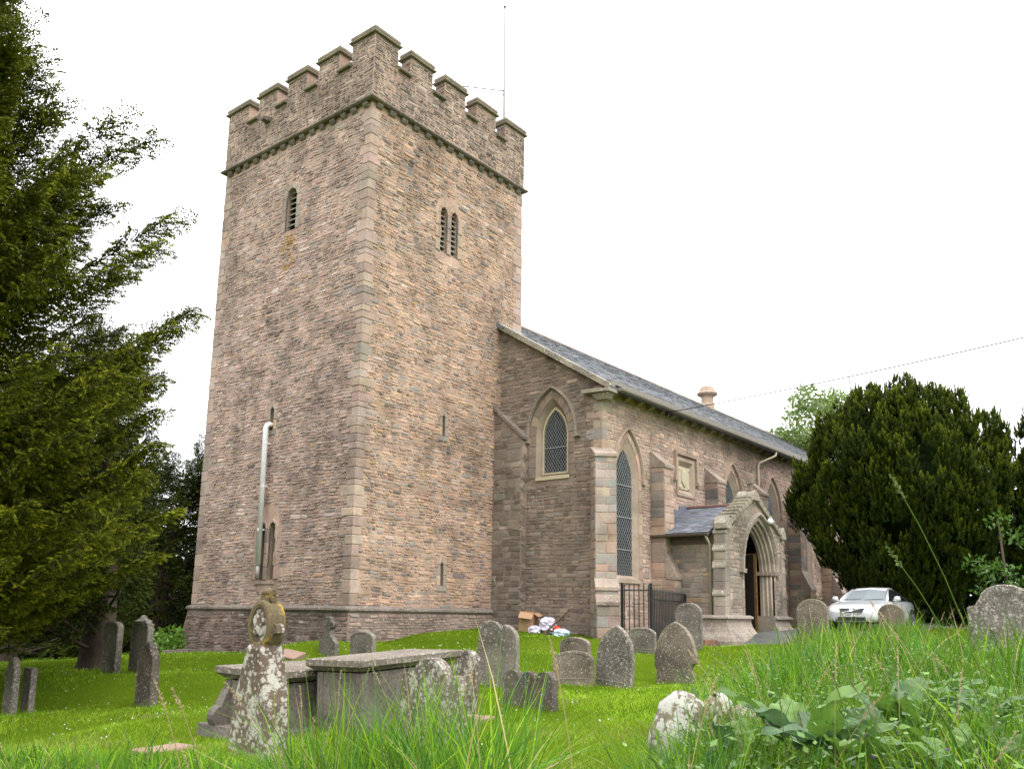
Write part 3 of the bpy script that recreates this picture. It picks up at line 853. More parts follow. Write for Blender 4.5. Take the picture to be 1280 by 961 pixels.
# ------------------------------------------------------------------ nave
NX0, NX1, NYS, NYN = 6.15, 42.0, -3.98, 11.5
RY, RZ = 3.76, 11.85; EZ = 6.98; SLP = (RZ-9.35)/(RY+.22)
def verge(y): return RZ-abs(y-RY)*SLP-.02
nave = thing('church_nave', (NX0, NYS, -.9), 'long pink stone church nave with slate roof, tall pointed windows and buttresses', 'church')
def QS(u, v, n=0): return (u, NYS-n, v)
def QW_(u, v, n=0): return (NX0-n, u, v)
KG = 2.3
wx = [7.6, 15.2, 19.02, 22.75, 26.72, 30.6]
swin = [Op(x, .67, 1.05, 4.2, KG, .2, .12) for x in wx]
panel = (11.45, 4.05, 5.3)
sheet('south_wall', QS, [(NX0, -2), (NX1, -2), (NX1, EZ), (NX0, EZ)], [hole(x) for x in swin]+[[(10.925, 4.125), (11.995, 4.125), (11.995, 5.245), (10.925, 5.245)]], M_mortN, nave)
wwin = Op(-2.13, .62, 4.18, 5.55, 2.2, .2, .12)
sheet('west_wall', QW_, [(NYN, -2), (NYN, verge(NYN)), (RY, verge(RY)), (NYS, verge(NYS)-.02), (NYS, -2)], [hole(wwin)], M_mortW_shade, nave)
mb = MB(); mb.add([(NX0, NYN, -3), (NX1, NYN, -3), (NX1, NYN, EZ), (NX0, NYN, EZ)], [(0, 1, 2, 3)])
mb.add([(NX1, NYN, -3), (NX1, NYS, -3), (NX1, NYS, EZ), (NX1, RY, RZ-.05), (NX1, NYN, EZ)], [(0, 1, 2, 3, 4)]); mb.build('far_walls', M_mortN, nave)
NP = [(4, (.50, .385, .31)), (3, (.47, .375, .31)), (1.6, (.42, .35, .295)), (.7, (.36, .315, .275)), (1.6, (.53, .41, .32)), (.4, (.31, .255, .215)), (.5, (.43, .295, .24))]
GP_shade = [(3, (.275, .22, .18)), (3, (.245, .20, .165)), (2, (.32, .255, .205)), (1.0, (.19, .16, .135)), (.8, (.285, .255, .22)), (.6, (.40, .315, .24))]  # greyer gable stone, also darkened with painted shade beside the tower
class Rect:
    def __init__(s, a, b, c, d): s.uc = (a+c)/2; s.h = (c-a)/2; s.b, s.d = b, d
    def block(s, v): return s.h if s.b < v < s.d else 0
pn = Rect(10.75, 4.0, 12.15, 5.42)
butx = [9.33, 13.25, 17.1, 21.0, 24.85, 28.7]
bblk = [Rect(x-.3, -2, x+.3, 4.95) for x in butx]
npool = Pool()
porch_blk = Rect(9.5, -2, 13.7, 2.6)
rubble(npool, QS, NX0+.05, 29.6, -.95, 6.72, NP, 101, course=(.22, .38), cell=(.5, 1.2), hmax=.185, hmin=.09, wmax=.52, ops=swin+[pn, porch_blk]+bblk, waviness=.012, proud=(.006, .022), gap=.012, round_=.18)
wb = Op(-.62, .52, -2, 5.4, 1.3, 0)
rubble(npool, QW_, NYS+.02, -.02, -1.0, 9.3, GP_shade, 102, course=(.22, .38), cell=(.5, 1.1), hmax=.17, hmin=.08, wmax=.48, ops=[wwin], top=lambda y: verge(y)-.05, waviness=.014, proud=(.006, .024), gap=.012, round_=.18)
# windows
for i, o_ in enumerate(swin):
    wv = opening(nave, QS, o_, .14, hw_in=.47, fill='glass', mat=M_ashlar, latt=(.115, .19, .008, (1.95, 2.95, 3.95)), frame=0)
    dressed(wv, QS, o_, .19, 110+i, M_nave, jh=.34, n_arch=6, pal=[(3, (.45, .335, .255)), (1, (.40, .32, .255)), (1, (.47, .36, .275))], long_=1.25)
    hood(wv, QS, o_, .19, .10, .10, M_ashlar)
    one('sill', block(QS, [(o_.uc-.72, .93), (o_.uc+.72, .93), (o_.uc+.72, 1.06), (o_.uc-.72, 1.06)], -.2, .05), M_nave, wv, (.42, .345, .275))
wv = opening(nave, QW_, wwin, .24, hw_in=.50, fill='glass', mat=M_ashlar, latt=(.10, .15, .009, (5.15,)), frame=.055)
dressed(wv, QW_, wwin, .27, 120, M_nave, jh=.34, n_arch=5, pal=[(2, (.30, .235, .185)), (1, (.26, .215, .18)), (1, (.34, .265, .20))])  # jambs and hood share the gable's painted shade
hood(wv, QW_, wwin, .27, .11, .12, stone_mat('hood_stone', (.27, .22, .175), lichen=.25, lscale=12), drop=0.12)
one('sill', block(QW_, [(-2.8, 4.1), (-1.5, 4.1), (-1.5, 4.2), (-2.8, 4.2)], -.2, .04), M_frame, wv)
# date panel with a shield under a square label mould
pan = MB(); pan.cur = (.40, .31, .24)
A = [(10.92, 4.12), (12.0, 4.12), (12.0, 5.25), (10.92, 5.25)]; B = [(11.08, 4.28), (11.86, 4.28), (11.86, 5.08), (11.08, 5.08)]
ring_loft(pan, QS, [(10.8, 4.02), (12.1, 4.02), (12.1, 5.36), (10.8, 5.36)], -.02, [(10.8, 4.02), (12.1, 4.02), (12.1, 5.36), (10.8, 5.36)], .04)
ring_loft(pan, QS, [(10.8, 4.02), (12.1, 4.02), (12.1, 5.36), (10.8, 5.36)], .04, A, .04); ring_loft(pan, QS, A, .04, B, -.1)
po = pan.build('carved_panel', M_ashlar, nave)
one('tablet', block(QS, B, -.15, -.05), M_creamp, po, (1, 1, 1))
sh = [(11.25, 4.95), (11.25, 4.55), (11.47, 4.36), (11.69, 4.55), (11.69, 4.95), (11.58, 4.90), (11.47, 4.96), (11.36, 4.90)]
one('shield', block(QS, sh, -.1, -.005), M_creamp, po)
for (a, b, c) in ((11.13, 4.98, .05), (11.80, 4.98, .05), (11.16, 4.36, .05), (11.78, 4.36, .05)):
    one('carving', block(QS, [(a+c*math.cos(t), b+c*math.sin(t)) for t in np.arange(8)*PI/4], -.1, -.02), M_creamp, po)
lm = MB(); lm.cur = (.40, .31, .245)
Lb = [(10.74, 4.62), (10.74, 5.44), (12.18, 5.44), (12.18, 4.62)]; Lc = [(10.63, 4.62), (10.63, 5.55), (12.29, 5.55), (12.29, 4.62)]
lm.rings([[QS(*b, -.02), QS(*b, .10), QS(*c, .12), QS(*c, -.02)] for b, c in zip(Lb, Lc)])
for s_ in (-1, 1):
    cx_ = 11.46+s_*.83; V = [QS(cx_+a, 4.56+b, n) for n in (-.02, .15) for a, b in ((-.1, -.06), (.1, -.06), (.1, .07), (-.1, .07))]
    lm.hexa(V)
lm.build('label_mould', M_ashlar, po)

# buttresses: stepped, with sloping weatherings; blocks are laid over the core
BP = [(3, (.44, .335, .255)), (2, (.40, .32, .26)), (1.3, (.29, .27, .24)), (1, (.47, .35, .26)), (.6, (.25, .23, .205))]
def buttress(parent, ox, oy, ang, wid, stages, pal, seed, pool, capm=None, mort=M_mortN, name='buttress', ground=-1.0):
    """stages: (z_top_front, z_top_back, projection) from the top down; ang = outward direction"""
    capm = capm or M_weath
    dx, dy = math.cos(ang), math.sin(ang); tx, ty = -dy, dx
    def W(u, d, z): return (ox+tx*u+dx*d, oy+ty*u+dy*d, z)
    mb = MB(); h = wid/2
    body = None
    tops = stages
    zlow = [s[0] for s in stages]
    for i, (zf, zb, pr) in enumerate(stages):
        hh = h+(.006*i)
        back = stages[i-1][2] if i else -.1
        zbase = stages[i+1][1] if i+1 < len(stages) else ground-.6
        if i+1 < len(stages): zbase = stages[i+1][0]-.05
        mb.hexa([W(-hh, -.1, zbase), W(hh, -.1, zbase), W(hh, pr, zbase), W(-hh, pr, zbase),
                 W(-hh, -.1, zf), W(hh, -.1, zf), W(hh, pr, zf), W(-hh, pr, zf)])
    bo = mb.build(name, mort, parent)
    for i, (zf, zb, pr) in enumerate(stages):
        hh = h+.006*i+.012
        back = stages[i-1][2]+.01 if i else -.05
        ov = .05; th = .09
        # weathering slab from (back, zb) down to (pr+ov, zf)
        sl = (zb-zf)/(pr-back+1e-6)
        f0 = pr+ov; z0 = zf-sl*ov
        V = [W(s*(hh+.02), d, z) for s in (-1, 1) for d, z in ((back, zf-.02), (f0, z0-.06 if False else zf-.07), (f0, zf+.02), (back, zb))]
        one('weathering', (V, [(0, 1, 2, 3)[::-1], (4, 5, 6, 7), (0, 1, 5, 4), (1, 2, 6, 5), (2, 3, 7, 6), (3, 0, 4, 7)]), capm, bo)
        zbase = stages[i+1][0] if i+1 < len(stages) else ground
        args = dict(course=(.2, .34), hmax=.34, hmin=.34, waviness=0, proud=(.008, .016), gap=.008, round_=.06, jit=.15)
        rubble(pool, lambda u, v, n=0: W(u, pr+n, v), -hh, hh, zbase, zf-.06, pal, seed+i, cell=(.28, .5), wmax=.7, **args)
        for s in (-1, 1):
            rubble(pool, lambda u, v, n=0, s=s, hh=hh: W(s*(hh-.01+n), u, v), 0.0, pr, zbase, zf-.06, pal, seed+i+50*(s+2), cell=(.3, .5), wmax=.7, **args)
    return bo
for i, x in enumerate(butx):
    buttress(nave, x, NYS, -PI/2, .58, [(4.75, 5.32, .52), (1.15, 1.95, .86)], BP, 200+10*i, npool)
buttress(nave, NX0+.05, NYS+.05, math.radians(225), .62, [(4.62, 4.95, .62), (.72, 1.0, .74), (.30, .55, .86)], [(2, (.40, .325, .26)), (2, (.34, .30, .255)), (1.5, (.30, .285, .26)), (1, (.42, .31, .235))], 300, npool)
# half buttress between tower and nave gable, with a raking top
mb = MB(); xa, xb = NX0-.3, NX0+.05
prof = [(-.0, -2), (-.0, 6.45), (-.1, 6.42), (-1.1, 5.55), (-1.16, 5.50), (-1.16, -2)]
mb.prism(prof, lambda p: (xa, p[0], p[1]), lambda p: (xb, p[0], p[1])); hb = mb.build('buttress', M_mortW_shade, nave)
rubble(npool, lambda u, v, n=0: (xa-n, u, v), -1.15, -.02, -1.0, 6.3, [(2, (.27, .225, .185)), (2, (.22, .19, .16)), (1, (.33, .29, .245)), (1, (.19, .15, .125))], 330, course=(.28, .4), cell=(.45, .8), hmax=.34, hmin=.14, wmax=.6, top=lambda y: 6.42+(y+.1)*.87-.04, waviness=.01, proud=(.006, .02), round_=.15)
rubble(npool, lambda u, v, n=0: (xa+u, -1.16-n, v), .0, .3, -1.0, 5.45, GP_shade, 331, course=(.28, .4), cell=(.3, .4), hmax=.36, hmin=.2, wmax=.5, waviness=0)
for k_ in range(4):
    t0, t1 = k_/4, (k_+1)/4
    ya, yb = -.0-1.24*t0, -.0-1.24*t1+.01; za, zb_ = 6.53-1.08*t0, 6.53-1.08*t1
    one('weathering', ([(xa-.06, ya, za), (xb, ya, za), (xb, yb, zb_), (xa-.06, yb, zb_), (xa-.06, ya, za+.13), (xb, ya, za+.13), (xb, yb, zb_+.10), (xa-.06, yb, zb_+.10)], [(3, 2, 1, 0), (4, 5, 6, 7), (0, 1, 5, 4), (1, 2, 6, 5), (2, 3, 7, 6), (3, 0, 4, 7)]), M_string, hb)
# south-west corner quoins above the diagonal buttress
z = 4.9; i = 0
while z < 6.6:
    h = .24+.1*rr.random(); a = (.3, .55)[i % 2]
    pts = [(-.02, -.02), (.85-a, -.02), (.85-a, .05), (.05, .05), (.05, a), (-.02, a)]
    m_ = MB(); m_.cur = tuple(pick(rr, ASH)); m_.rings([[(NX0+p[0], NYS+p[1], zz) for p in pts] for zz in (z+.005, z+h-.005)]); m_.build('quoin', M_nave, nave); z += h; i += 1
npool.emit(nave, M_nave)

# roof
def slates(name, parent, P, U, S, row, wd, col, seed, lift=.012):
    r = np.random.default_rng(seed); V, Q, C = [], [], []; b = 0
    nr = int(S/row)
    for i in range(nr):
        s0 = i*row; u = -(i % 2)*wd/2
        while u < U:
            w_ = wd*(.9+.2*r.random()); a0, a1 = max(0, u+.004), min(U, u+w_-.004)
            if a1-a0 > .03:
                e = s0-.0+(r.random()-.5)*.012; top = min(S, s0+row*1.25)
                l = lift*(.8+.8*r.random())
                V += [P(a0, e, .004), P(a1, e, .004), P(a0, e, l), P(a1, e, l), P(a1, top, .003), P(a0, top, .003)]
                Q += [[b, b+1, b+3, b+2], [b+2, b+3, b+4, b+5]]
                c = np.array(col)*(.7+.6*r.random())*(1+(r.random(3)-.5)*.1); C += [c]*6; b += 6
            u += w_
    me = mesh(name, np.array(V)-np.array(root_of(parent).location), np.array(Q), cols=np.array(C))
    o = link(name, me, M_slate, parent); o['kind'] = 'stuff'; return o
EY = NYS-.42; EZr = RZ-(RY-EY)*SLP
ln = math.hypot(RY-EY, RZ-EZr); sy_, sz_ = (RY-EY)/ln, (RZ-EZr)/ln
RX0 = NX0-.2
mb = MB(); mb.cur = (.07, .078, .09)
mb.add([(RX0, EY, EZr), (NX1+.3, EY, EZr), (NX1+.3, RY, RZ), (RX0, RY, RZ), (NX1+.3, 2*RY-EY, EZr), (RX0, 2*RY-EY, EZr),
        (RX0, EY, EZr-.12), (NX1+.3, EY, EZr-.12), (NX1+.3, RY, RZ-.12), (RX0, RY, RZ-.12), (NX1+.3, 2*RY-EY, EZr-.12), (RX0, 2*RY-EY, EZr-.12)],
       [(0, 1, 2, 3), (3, 2, 4, 5), (6, 9, 8, 7), (9, 11, 10, 8), (0, 6, 7, 1), (0, 3, 9, 6), (3, 5, 11, 9)])
roof = mb.build('roof', M_slate, nave)
slates('slates', roof, lambda u, s, n: (RX0+u, EY+sy_*s-sz_*n, EZr+sz_*s+sy_*n), NX1+.3-RX0, ln, .19, .27, (.125, .13, .145), 400)
for i in range(60):
    x = 7.3+i*.58
    if x > NX1: break
    m_ = MB(); m_.rings([[(x, RY-.14, RZ-.07+.0), (x, RY-.10, RZ+.0), (x, RY, RZ+.07), (x, RY+.10, RZ), (x, RY+.14, RZ-.07)], [(x+.57, RY-.14, RZ-.07), (x+.57, RY-.10, RZ), (x+.57, RY, RZ+.075), (x+.57, RY+.10, RZ), (x+.57, RY+.14, RZ-.07)]])
    m_.cur = None; m_.build('ridge_tile', M_coping if 22 < x < 33 else plain_r if (plain_r := bpy.data.materials.get('ridge_clay')) else plain('ridge_clay', (.20, .15, .125), .8), roof)
# coping of the west gable: stones along the rake, kneeler at the foot
nc = 7
for i in range(nc):
    y_a = -.02+(EY+.02)*i/nc; y_b = -.02+(EY+.02)*(i+1)/nc+.008
    z_a, z_b = RZ-(RY-y_a)*SLP, RZ-(RY-y_b)*SLP
    V = [(x, y, zz+d) for d in (-.10, .09) for x, y, zz in ((NX0-.24, y_a, z_a), (NX0+.12, y_a, z_a), (NX0+.12, y_b, z_b), (NX0-.24, y_b, z_b))]
    one('coping_stone', (V, [(3, 2, 1, 0), (4, 5, 6, 7), (0, 1, 5, 4), (1, 2, 6, 5), (2, 3, 7, 6), (3, 0, 4, 7)]), M_coping, nave)
mb = MB(); mb.hexa([(NX0-.3, EY-.02, EZr-.16), (NX0+.2, EY-.02, EZr-.16), (NX0+.2, NYS+.55, EZr-.12), (NX0-.3, NYS+.55, EZr-.12), (NX0-.3, EY-.02, EZr-.06), (NX0+.2, EY-.02, EZr-.06), (NX0+.2, NYS+.55, EZr-.0), (NX0-.3, NYS+.55, EZr-.0)])
mb.build('kneeler', M_coping, nave)
mb = MB(); mb.hexa([(NX0-.12, EY+.16, EZr-.34), (NX0+.15, EY+.16, EZr-.34), (NX0+.15, NYS+.1, EZr-.34), (NX0-.12, NYS+.1, EZr-.34), (NX0-.22, EY+.04, EZr-.165), (NX0+.15, EY+.04, EZr-.165), (NX0+.15, NYS+.25, EZr-.165), (NX0-.22, NYS+.25, EZr-.165)]); mb.build('kneeler', M_coping, nave)
mb = MB(); mb.add([(NX0-.26, .07, 9.62), (NX0+.9, .07, 9.62), (NX0+.9, -.33, 9.36), (NX0-.26, -.33, 9.36), (NX0-.26, .0, 9.40), (NX0+.9, .0, 9.40), (NX0+.9, -.32, 9.30), (NX0-.26, -.32, 9.30)], [(0, 1, 2, 3), (0, 3, 7, 4), (3, 2, 6, 7)]); mb.build('flashing', M_lead, roof)
# eaves: corbels, moulded cornice, gutter
x = 6.75
while x < 31:
    V = []
    prof = [(0, .0), (.30, .0), (.30, -.07), (.2, -.2), (.06, -.26), (0, -.27)]
    V = [(x+s*.11, NYS-n+.02, 6.86+z_) for s in (-1, 1) for n, z_ in prof]
    one('eave_corbel', (V, [tuple(range(6)), tuple(range(6, 12))]+[(j, (j+1) % 6, 6+(j+1) % 6, 6+j) for j in range(6)]), M_nave, nave, (.36, .28, .22)); x += .74
mb = MB(); mb.box(NX0+.02, NYS-.33, 6.865, NX1, NYS+.05, 6.99); mb.build('cornice', M_gutter, nave)
mb = MB(); mb.rings([[(x, EY-.10+.075*math.cos(a), EZr-.02+.075*math.sin(a)) for a in np.linspace(PI, 2*PI, 6)]+[(x, EY-.035, EZr-.0), (x, EY-.165, EZr-.0)] for x in (NX0+.2, NX1)]); mb.build('gutter', M_gutter, nave)
# stone chimney on the ridge
mb = MB(); mb.cur = (.40, .30, .235)
mb.lathe((29.3, RY, RZ-.3), [(.42, 0), (.42, .4), (.37, .44), (.35, .84), (.42, .9), (.56, .97), (.60, 1.05), (.54, 1.13), (.46, 1.18), (.46, 1.25), (.40, 1.31), (.38, 1.4), (.30, 1.48), (.2, 1.52)], 14); mb.build('chimney', M_porch, roof)
# rainwater pipes
def downpipe(parent, pts, r_=.045, mat=M_creamp, name='downpipe'):
    mb = MB(); mb.tube(pts, r_, 8); return mb.build(name, mat, parent, smooth=True)
downpipe(nave, [(18.4, EY-.1, EZr-.08), (18.35, EY-.1, EZr-.25), (17.6, NYS-.12, EZr-.62), (17.55, NYS-.1, EZr-.75), (17.55, NYS-.1, 5.3), (17.6, NYS-.1, -.5)])
downpipe(nave, [(28.1, EY-.1, EZr-.08), (28.1, NYS-.1, EZr-.6), (28.1, NYS-.1, -.5)])
# vestry beyond, low gabled wing
vest = thing('vestry', (33.2, -5.5, -.6), 'low stone wing with pale gable coping beyond the buttresses', 'building')
mb = MB(); mb.cur = (.36, .285, .225)
mb.prism([(-6.6, -2), (-6.6, 1.9), (-4.0, 3.6), (-4.0, -2)], lambda p: (31.0, p[0], p[1]), lambda p: (35.4, p[0], p[1])); mb.build('wall', M_porch, vest)
mb = MB(); mb.prism([(-6.8, 1.72), (-6.8, 1.95), (-4.0, 3.80), (-4.0, 3.58)], lambda p: (30.8, p[0], p[1]), lambda p: (31.25, p[0], p[1])); mb.build('coping', M_coping, vest)
mb = MB(); mb.cur = (.12, .13, .15); mb.prism([(-6.75, 1.8), (-6.75, 1.9), (-4.0, 3.72), (-4.0, 3.6)], lambda p: (31.25, p[0], p[1]), lambda p: (35.6, p[0], p[1])); mb.build('roof', M_slate, vest)
mb = MB(); mb.box(33.0, -6.66, .0, 34.0, -6.58, 1.2); mb.build('window', M_glass, vest)

# ------------------------------------------------------------------ porch
PX0, PX1, PY = 9.42, 13.72, -6.4; PXC = 11.5
porch = thing('church_porch', (PXC, PY, -.6), 'gabled stone porch with pointed arch doorway and slate roof', 'porch')
PEZ, PRZ = 2.45, 3.62; psl = (PRZ-2.58)/(PXC-9.15)
door = Op(PXC+.32, 1.20, -1.2, 1.42, 1.5, .1, 3)
def FP(u, v, n=0): return (u, PY-n, v)
def WP(u, v, n=0): return (PX0-n, u, v)
def gable(u): return 3.86-abs(u-PXC)*.53
sheet('front_wall', FP, [(PX0, -1.4), (PX1, -1.4), (PX1, gable(PX1)), (PXC, gable(PXC)), (PX0, gable(PX0))][::1], [[(a, max(b, -1.39)) for a, b in hole(door)]], M_mortP, porch)
mb = MB(); mb.add([(PX0, PY, -1.4), (PX0, NYS, -1.4), (PX0, NYS, 2.6), (PX0, PY, 2.6)], [(0, 1, 2, 3)]); mb.build('side_wall', M_mortP, porch)
mb = MB(); mb.add([(PX1, PY, -1.4), (PX1, NYS, -1.4), (PX1, NYS, 2.6), (PX1, PY, 2.6)], [(0, 1, 2, 3)]); mb.build('side_wall', M_mortP, porch)
PP = [(3, (.33, .275, .225)), (3, (.29, .25, .21)), (2, (.25, .225, .195)), (1, (.38, .30, .235)), (.5, (.42, .31, .19)), (.4, (.20, .175, .15))]
PF = [(3, (.37, .315, .255)), (3, (.33, .285, .235)), (2, (.28, .25, .215)), (1, (.42, .345, .27))]
pp = Pool()
rubble(pp, WP, PY+.35, NYS-.02, -1.0, 2.2, PP, 501, course=(.24, .34), cell=(.5, .9), hmax=.3, hmin=.13, wmax=.6, waviness=.008, proud=(.005, .016), gap=.010, round_=.1)
rubble(pp, FP, PX0+.05, PX1-.05, -.05, 3.8, PF, 502, course=(.2, .3), cell=(.4, .8), hmax=.24, hmin=.12, wmax=.5, waviness=.006, proud=(.005, .018), gap=.010, round_=.14, ops=[Op(door.uc, 1.36, -2, 1.42, 1.5, .02, 0)], top=lambda u: gable(u)-.02)
pp.emit(porch, M_porch)
mb = MB(); mb.box(PX0-.04, PY+.3, 2.2, PX0+.1, NYS-.02, 2.52); mb.build('wall_plate', M_timber, porch)
# stepped arch orders of the doorway
orders = [(1.20, .0), (1.20, -.08), (1.11, -.10), (1.11, -.18), (1.03, -.20), (1.03, -.28), (.97, -.30), (.97, -.40)]
mb = MB(); mb.cur = (.36, .30, .24)
prev = None
for hw_, n_ in orders:
    A = hole(Op(door.uc, hw_, -1.2, 1.42, 1.5+.35*(1.20-hw_)))
    if prev: ring_loft(mb, FP, prev[0], prev[1], A, n_)
    prev = (A, n_)
dd = mb.build('doorway', M_porch, porch)
for s_, c_ in ((-1, door.uc), (1, door.uc)):
    for (r_, a, n_) in ((.045, 1.145, -.085), (.04, 1.06, -.19)):
        mb = MB(); mb.cur = (.36, .30, .24)
        mb.tube([FP(c_+s_*a, z_, n_) for z_ in (-.7, 1.38)], r_, 8); mb.build('shaft', M_porch, dd, smooth=True)
mb = MB(); mb.cur = (.30, .25, .2)
for s_ in (-1, 1):
    for hw_, n_ in ((1.30, .05), (1.18, -.05), (1.08, -.15), (1.01, -.26)):
        a, b = door.uc+s_*(hw_-.16), door.uc+s_*(hw_+.04)
        mb.hexa([FP(a, 1.36, n_-.2), FP(b, 1.36, n_-.2), FP(b, 1.36, n_+.03), FP(a, 1.36, n_+.03), FP(a, 1.48, n_-.2), FP(b, 1.48, n_-.2), FP(b, 1.48, n_+.05), FP(a, 1.48, n_+.05)])
mb.build('impost', M_porch, dd)
hood(dd, FP, Op(door.uc, 1.20, -1, 1.42, 1.5), .14, .13, .13, stone_mat('porch_hood', (.30, .25, .20), lichen=.45, lcol=(.5, .47, .40), lscale=10), drop=0.0)
dressed(dd, FP, Op(door.uc, 1.20, -.0, 1.42, 1.5), .15, 503, M_porch, n_arch=7, jh=.3, pal=PF)
# interior and planks blackened to paint in shade, door leaf folded back inside
mb = MB(); mb.add([(PX0+.2, PY+.42, -.55), (PX1-.2, PY+.42, -.55), (PX1-.2, NYS, -.55), (PX0+.2, NYS, -.55), (PX0+.2, PY+.42, 2.62), (PX1-.2, PY+.42, 2.62), (PX1-.2, NYS-.01, 2.62), (PX0+.2, NYS-.01, 2.62)], [(0, 1, 2, 3), (0, 3, 7, 4), (1, 2, 6, 5), (2, 3, 7, 6)]); mb.build('interior', plain('porch_inside_shade', (.022, .018, .015), .9), porch)
dl = MB(); dl.box(door.uc+.80, PY+.45, -.5, door.uc+.87, PY+1.35, 2.1); dlo = dl.build('door', plain('brown_door', (.16, .085, .03), .5, var=.35, scale=8), porch)
for k_ in range(5):
    m_ = MB(); m_.box(door.uc+.78, PY+.53+k_*.165, -.48, door.uc+.80, PY+.68+k_*.165, 2.05); m_.build('plank', plain('shaded_plank', (.018, .012, .008), .5), dlo)
dl = MB(); dl.box(door.uc-.88, PY+.45, -.5, door.uc-.80, PY+1.35, 2.0); dlo = dl.build('door', plain('dark_door', (.03, .024, .02), .5), porch)
# flared base and moulded plinth either side of the doorway
def porch_base(xa, xb, nm='base'):
    ya = NYS-.02 if False else PY+.9
    mb = MB(); mb.cur = (.30, .25, .205); R = []
    for d, z_ in ((.02, .02), (.12, -.02), (.14, -.08), (.05, -.12), (.05, -.2), (.10, -.34), (.20, -.48), (.36, -.62), (.42, -.75), (.42, -1.5)):
        l = xa-(d+.26 if xa < PXC else .02); rgt = xb+(d+.3 if xb > PXC else .02)
        R.append([(l, PY-d-.04, z_), (rgt, PY-d-.04, z_), (rgt, ya, z_), (l, ya, z_)])
    mb.rings(R); mb.build(nm, stone_mat('porch_base', (.31, .26, .215), lichen=.4, lcol=(.45, .42, .37)) if not bpy.data.materials.get('porch_base') else bpy.data.materials['porch_base'], porch)
porch_base(PX0, door.uc-.97); porch_base(door.uc+.97, PX1)
# corner piers with three weatherings
for sx, xc_ in ((-1, PX0), (1, PX1)):
    mb = MB(); mb.cur = (.30, .255, .21)
    segs = [(-.02, .62, .30), (.62, 1.46, .26), (1.46, 1.98, .22), (1.98, 2.52, .17)]
    o_, i_ = xc_+sx*0, xc_-sx*.12
    m0 = mb
    for za, zb_, d in segs:
        xa, xb = sorted((xc_+sx*d, i_)); m0.box(xa, PY-.03, za, xb, PY+.34, zb_)
    pr_ = m0.build('pier', M_porch, porch)
    for (za, zb_, d), nd in zip(segs, (.25, .21, .16, .02)):
        xo, xi = xc_+sx*(d+.03), xc_+sx*(nd)
        V = [(xo, PY-.06, zb_-.03), (xi, PY-.06, zb_-.03), (xi, PY+.37, zb_-.03), (xo, PY+.37, zb_-.03), (xo, PY-.06, zb_+.02), (xi, PY-.06, zb_+.20), (xi, PY+.37, zb_+.20), (xo, PY+.37, zb_+.02)]
        one('weathering', (V, [(3, 2, 1, 0), (4, 5, 6, 7), (0, 1, 5, 4), (1, 2, 6, 5), (2, 3, 7, 6), (3, 0, 4, 7)]), M_coping, pr_)
    for za, zb_, d in segs:
        for k_ in range(2):
            hh = (zb_-za-.06)/2; xa, xb = sorted((xc_+sx*(d-.01), xc_+sx*.0))
            one('ashlar_block', block(lambda u, v, n=0: (u, PY-.03-n, v), [(xa, za+k_*hh+.005), (xb, za+k_*hh+.005), (xb, za+(k_+1)*hh-.005), (xa, za+(k_+1)*hh-.005)], -.02, .012), M_porch, pr_, pick(rr, PF))
            one('ashlar_block', block(lambda u, v, n=0: (xc_+sx*(d+n), u, v), [(PY, za+k_*hh+.005), (PY+.33, za+k_*hh+.005), (PY+.33, za+(k_+1)*hh-.005), (PY, za+(k_+1)*hh-.005)], -.02, .012), M_porch, pr_, pick(rr, PF))
    # kneeler with small gablet
    xa, xb = sorted((xc_+sx*.24, xc_-sx*.12))
    m_ = MB(); m_.prism([(xa, 2.64), (xb, 2.64), (xb, 2.80), ((xa+xb)/2, 3.04), (xa, 2.80)], lambda p: (p[0], PY-.12, p[1]), lambda p: (p[0], PY+.30, p[1])); m_.build('kneeler', M_coping, porch)
# coping stones up the gable, stepped like slabs
for s_ in (-1, 1):
    nn = 8
    for k_ in range(nn):
        a0, a1 = 1.95*(1-k_/nn)+.08, 1.95*(1-(k_+1)/nn)+.08
        z0_, z1_ = gable(PXC+a0), gable(PXC+a1)
        V = []
        for y_, e in ((PY-.10, 0), (PY+.46, 0)):
            V += [(PXC+s_*a0, y_, z0_-.04), (PXC+s_*(a1-.01), y_, z1_-.04), (PXC+s_*(a1-.01), y_, z1_+.09), (PXC+s_*(a0+.05), y_, z0_+.16)]
        one('coping_stone', (V, [(0, 1, 2, 3), (7, 6, 5, 4), (0, 4, 5, 1), (1, 5, 6, 2), (2, 6, 7, 3), (3, 7, 4, 0)]), M_coping, porch)
mb = MB(); mb.prism([(PXC-.3, 3.74), (PXC+.3, 3.74), (PXC+.2, 3.95), (PXC, 4.08), (PXC-.2, 3.95)], lambda p: (p[0], PY-.13, p[1]), lambda p: (p[0], PY+.48, p[1])); ap = mb.build('apex_stone', M_coping, porch)
mb = MB(); mb.box(PXC-.07, PY+.02, 4.0, PXC+.07, PY+.16, 4.42); mb.box(PXC-.11, PY-.01, 4.3, PXC+.11, PY+.19, 4.5); mb.build('cross_stump', M_cap, ap)
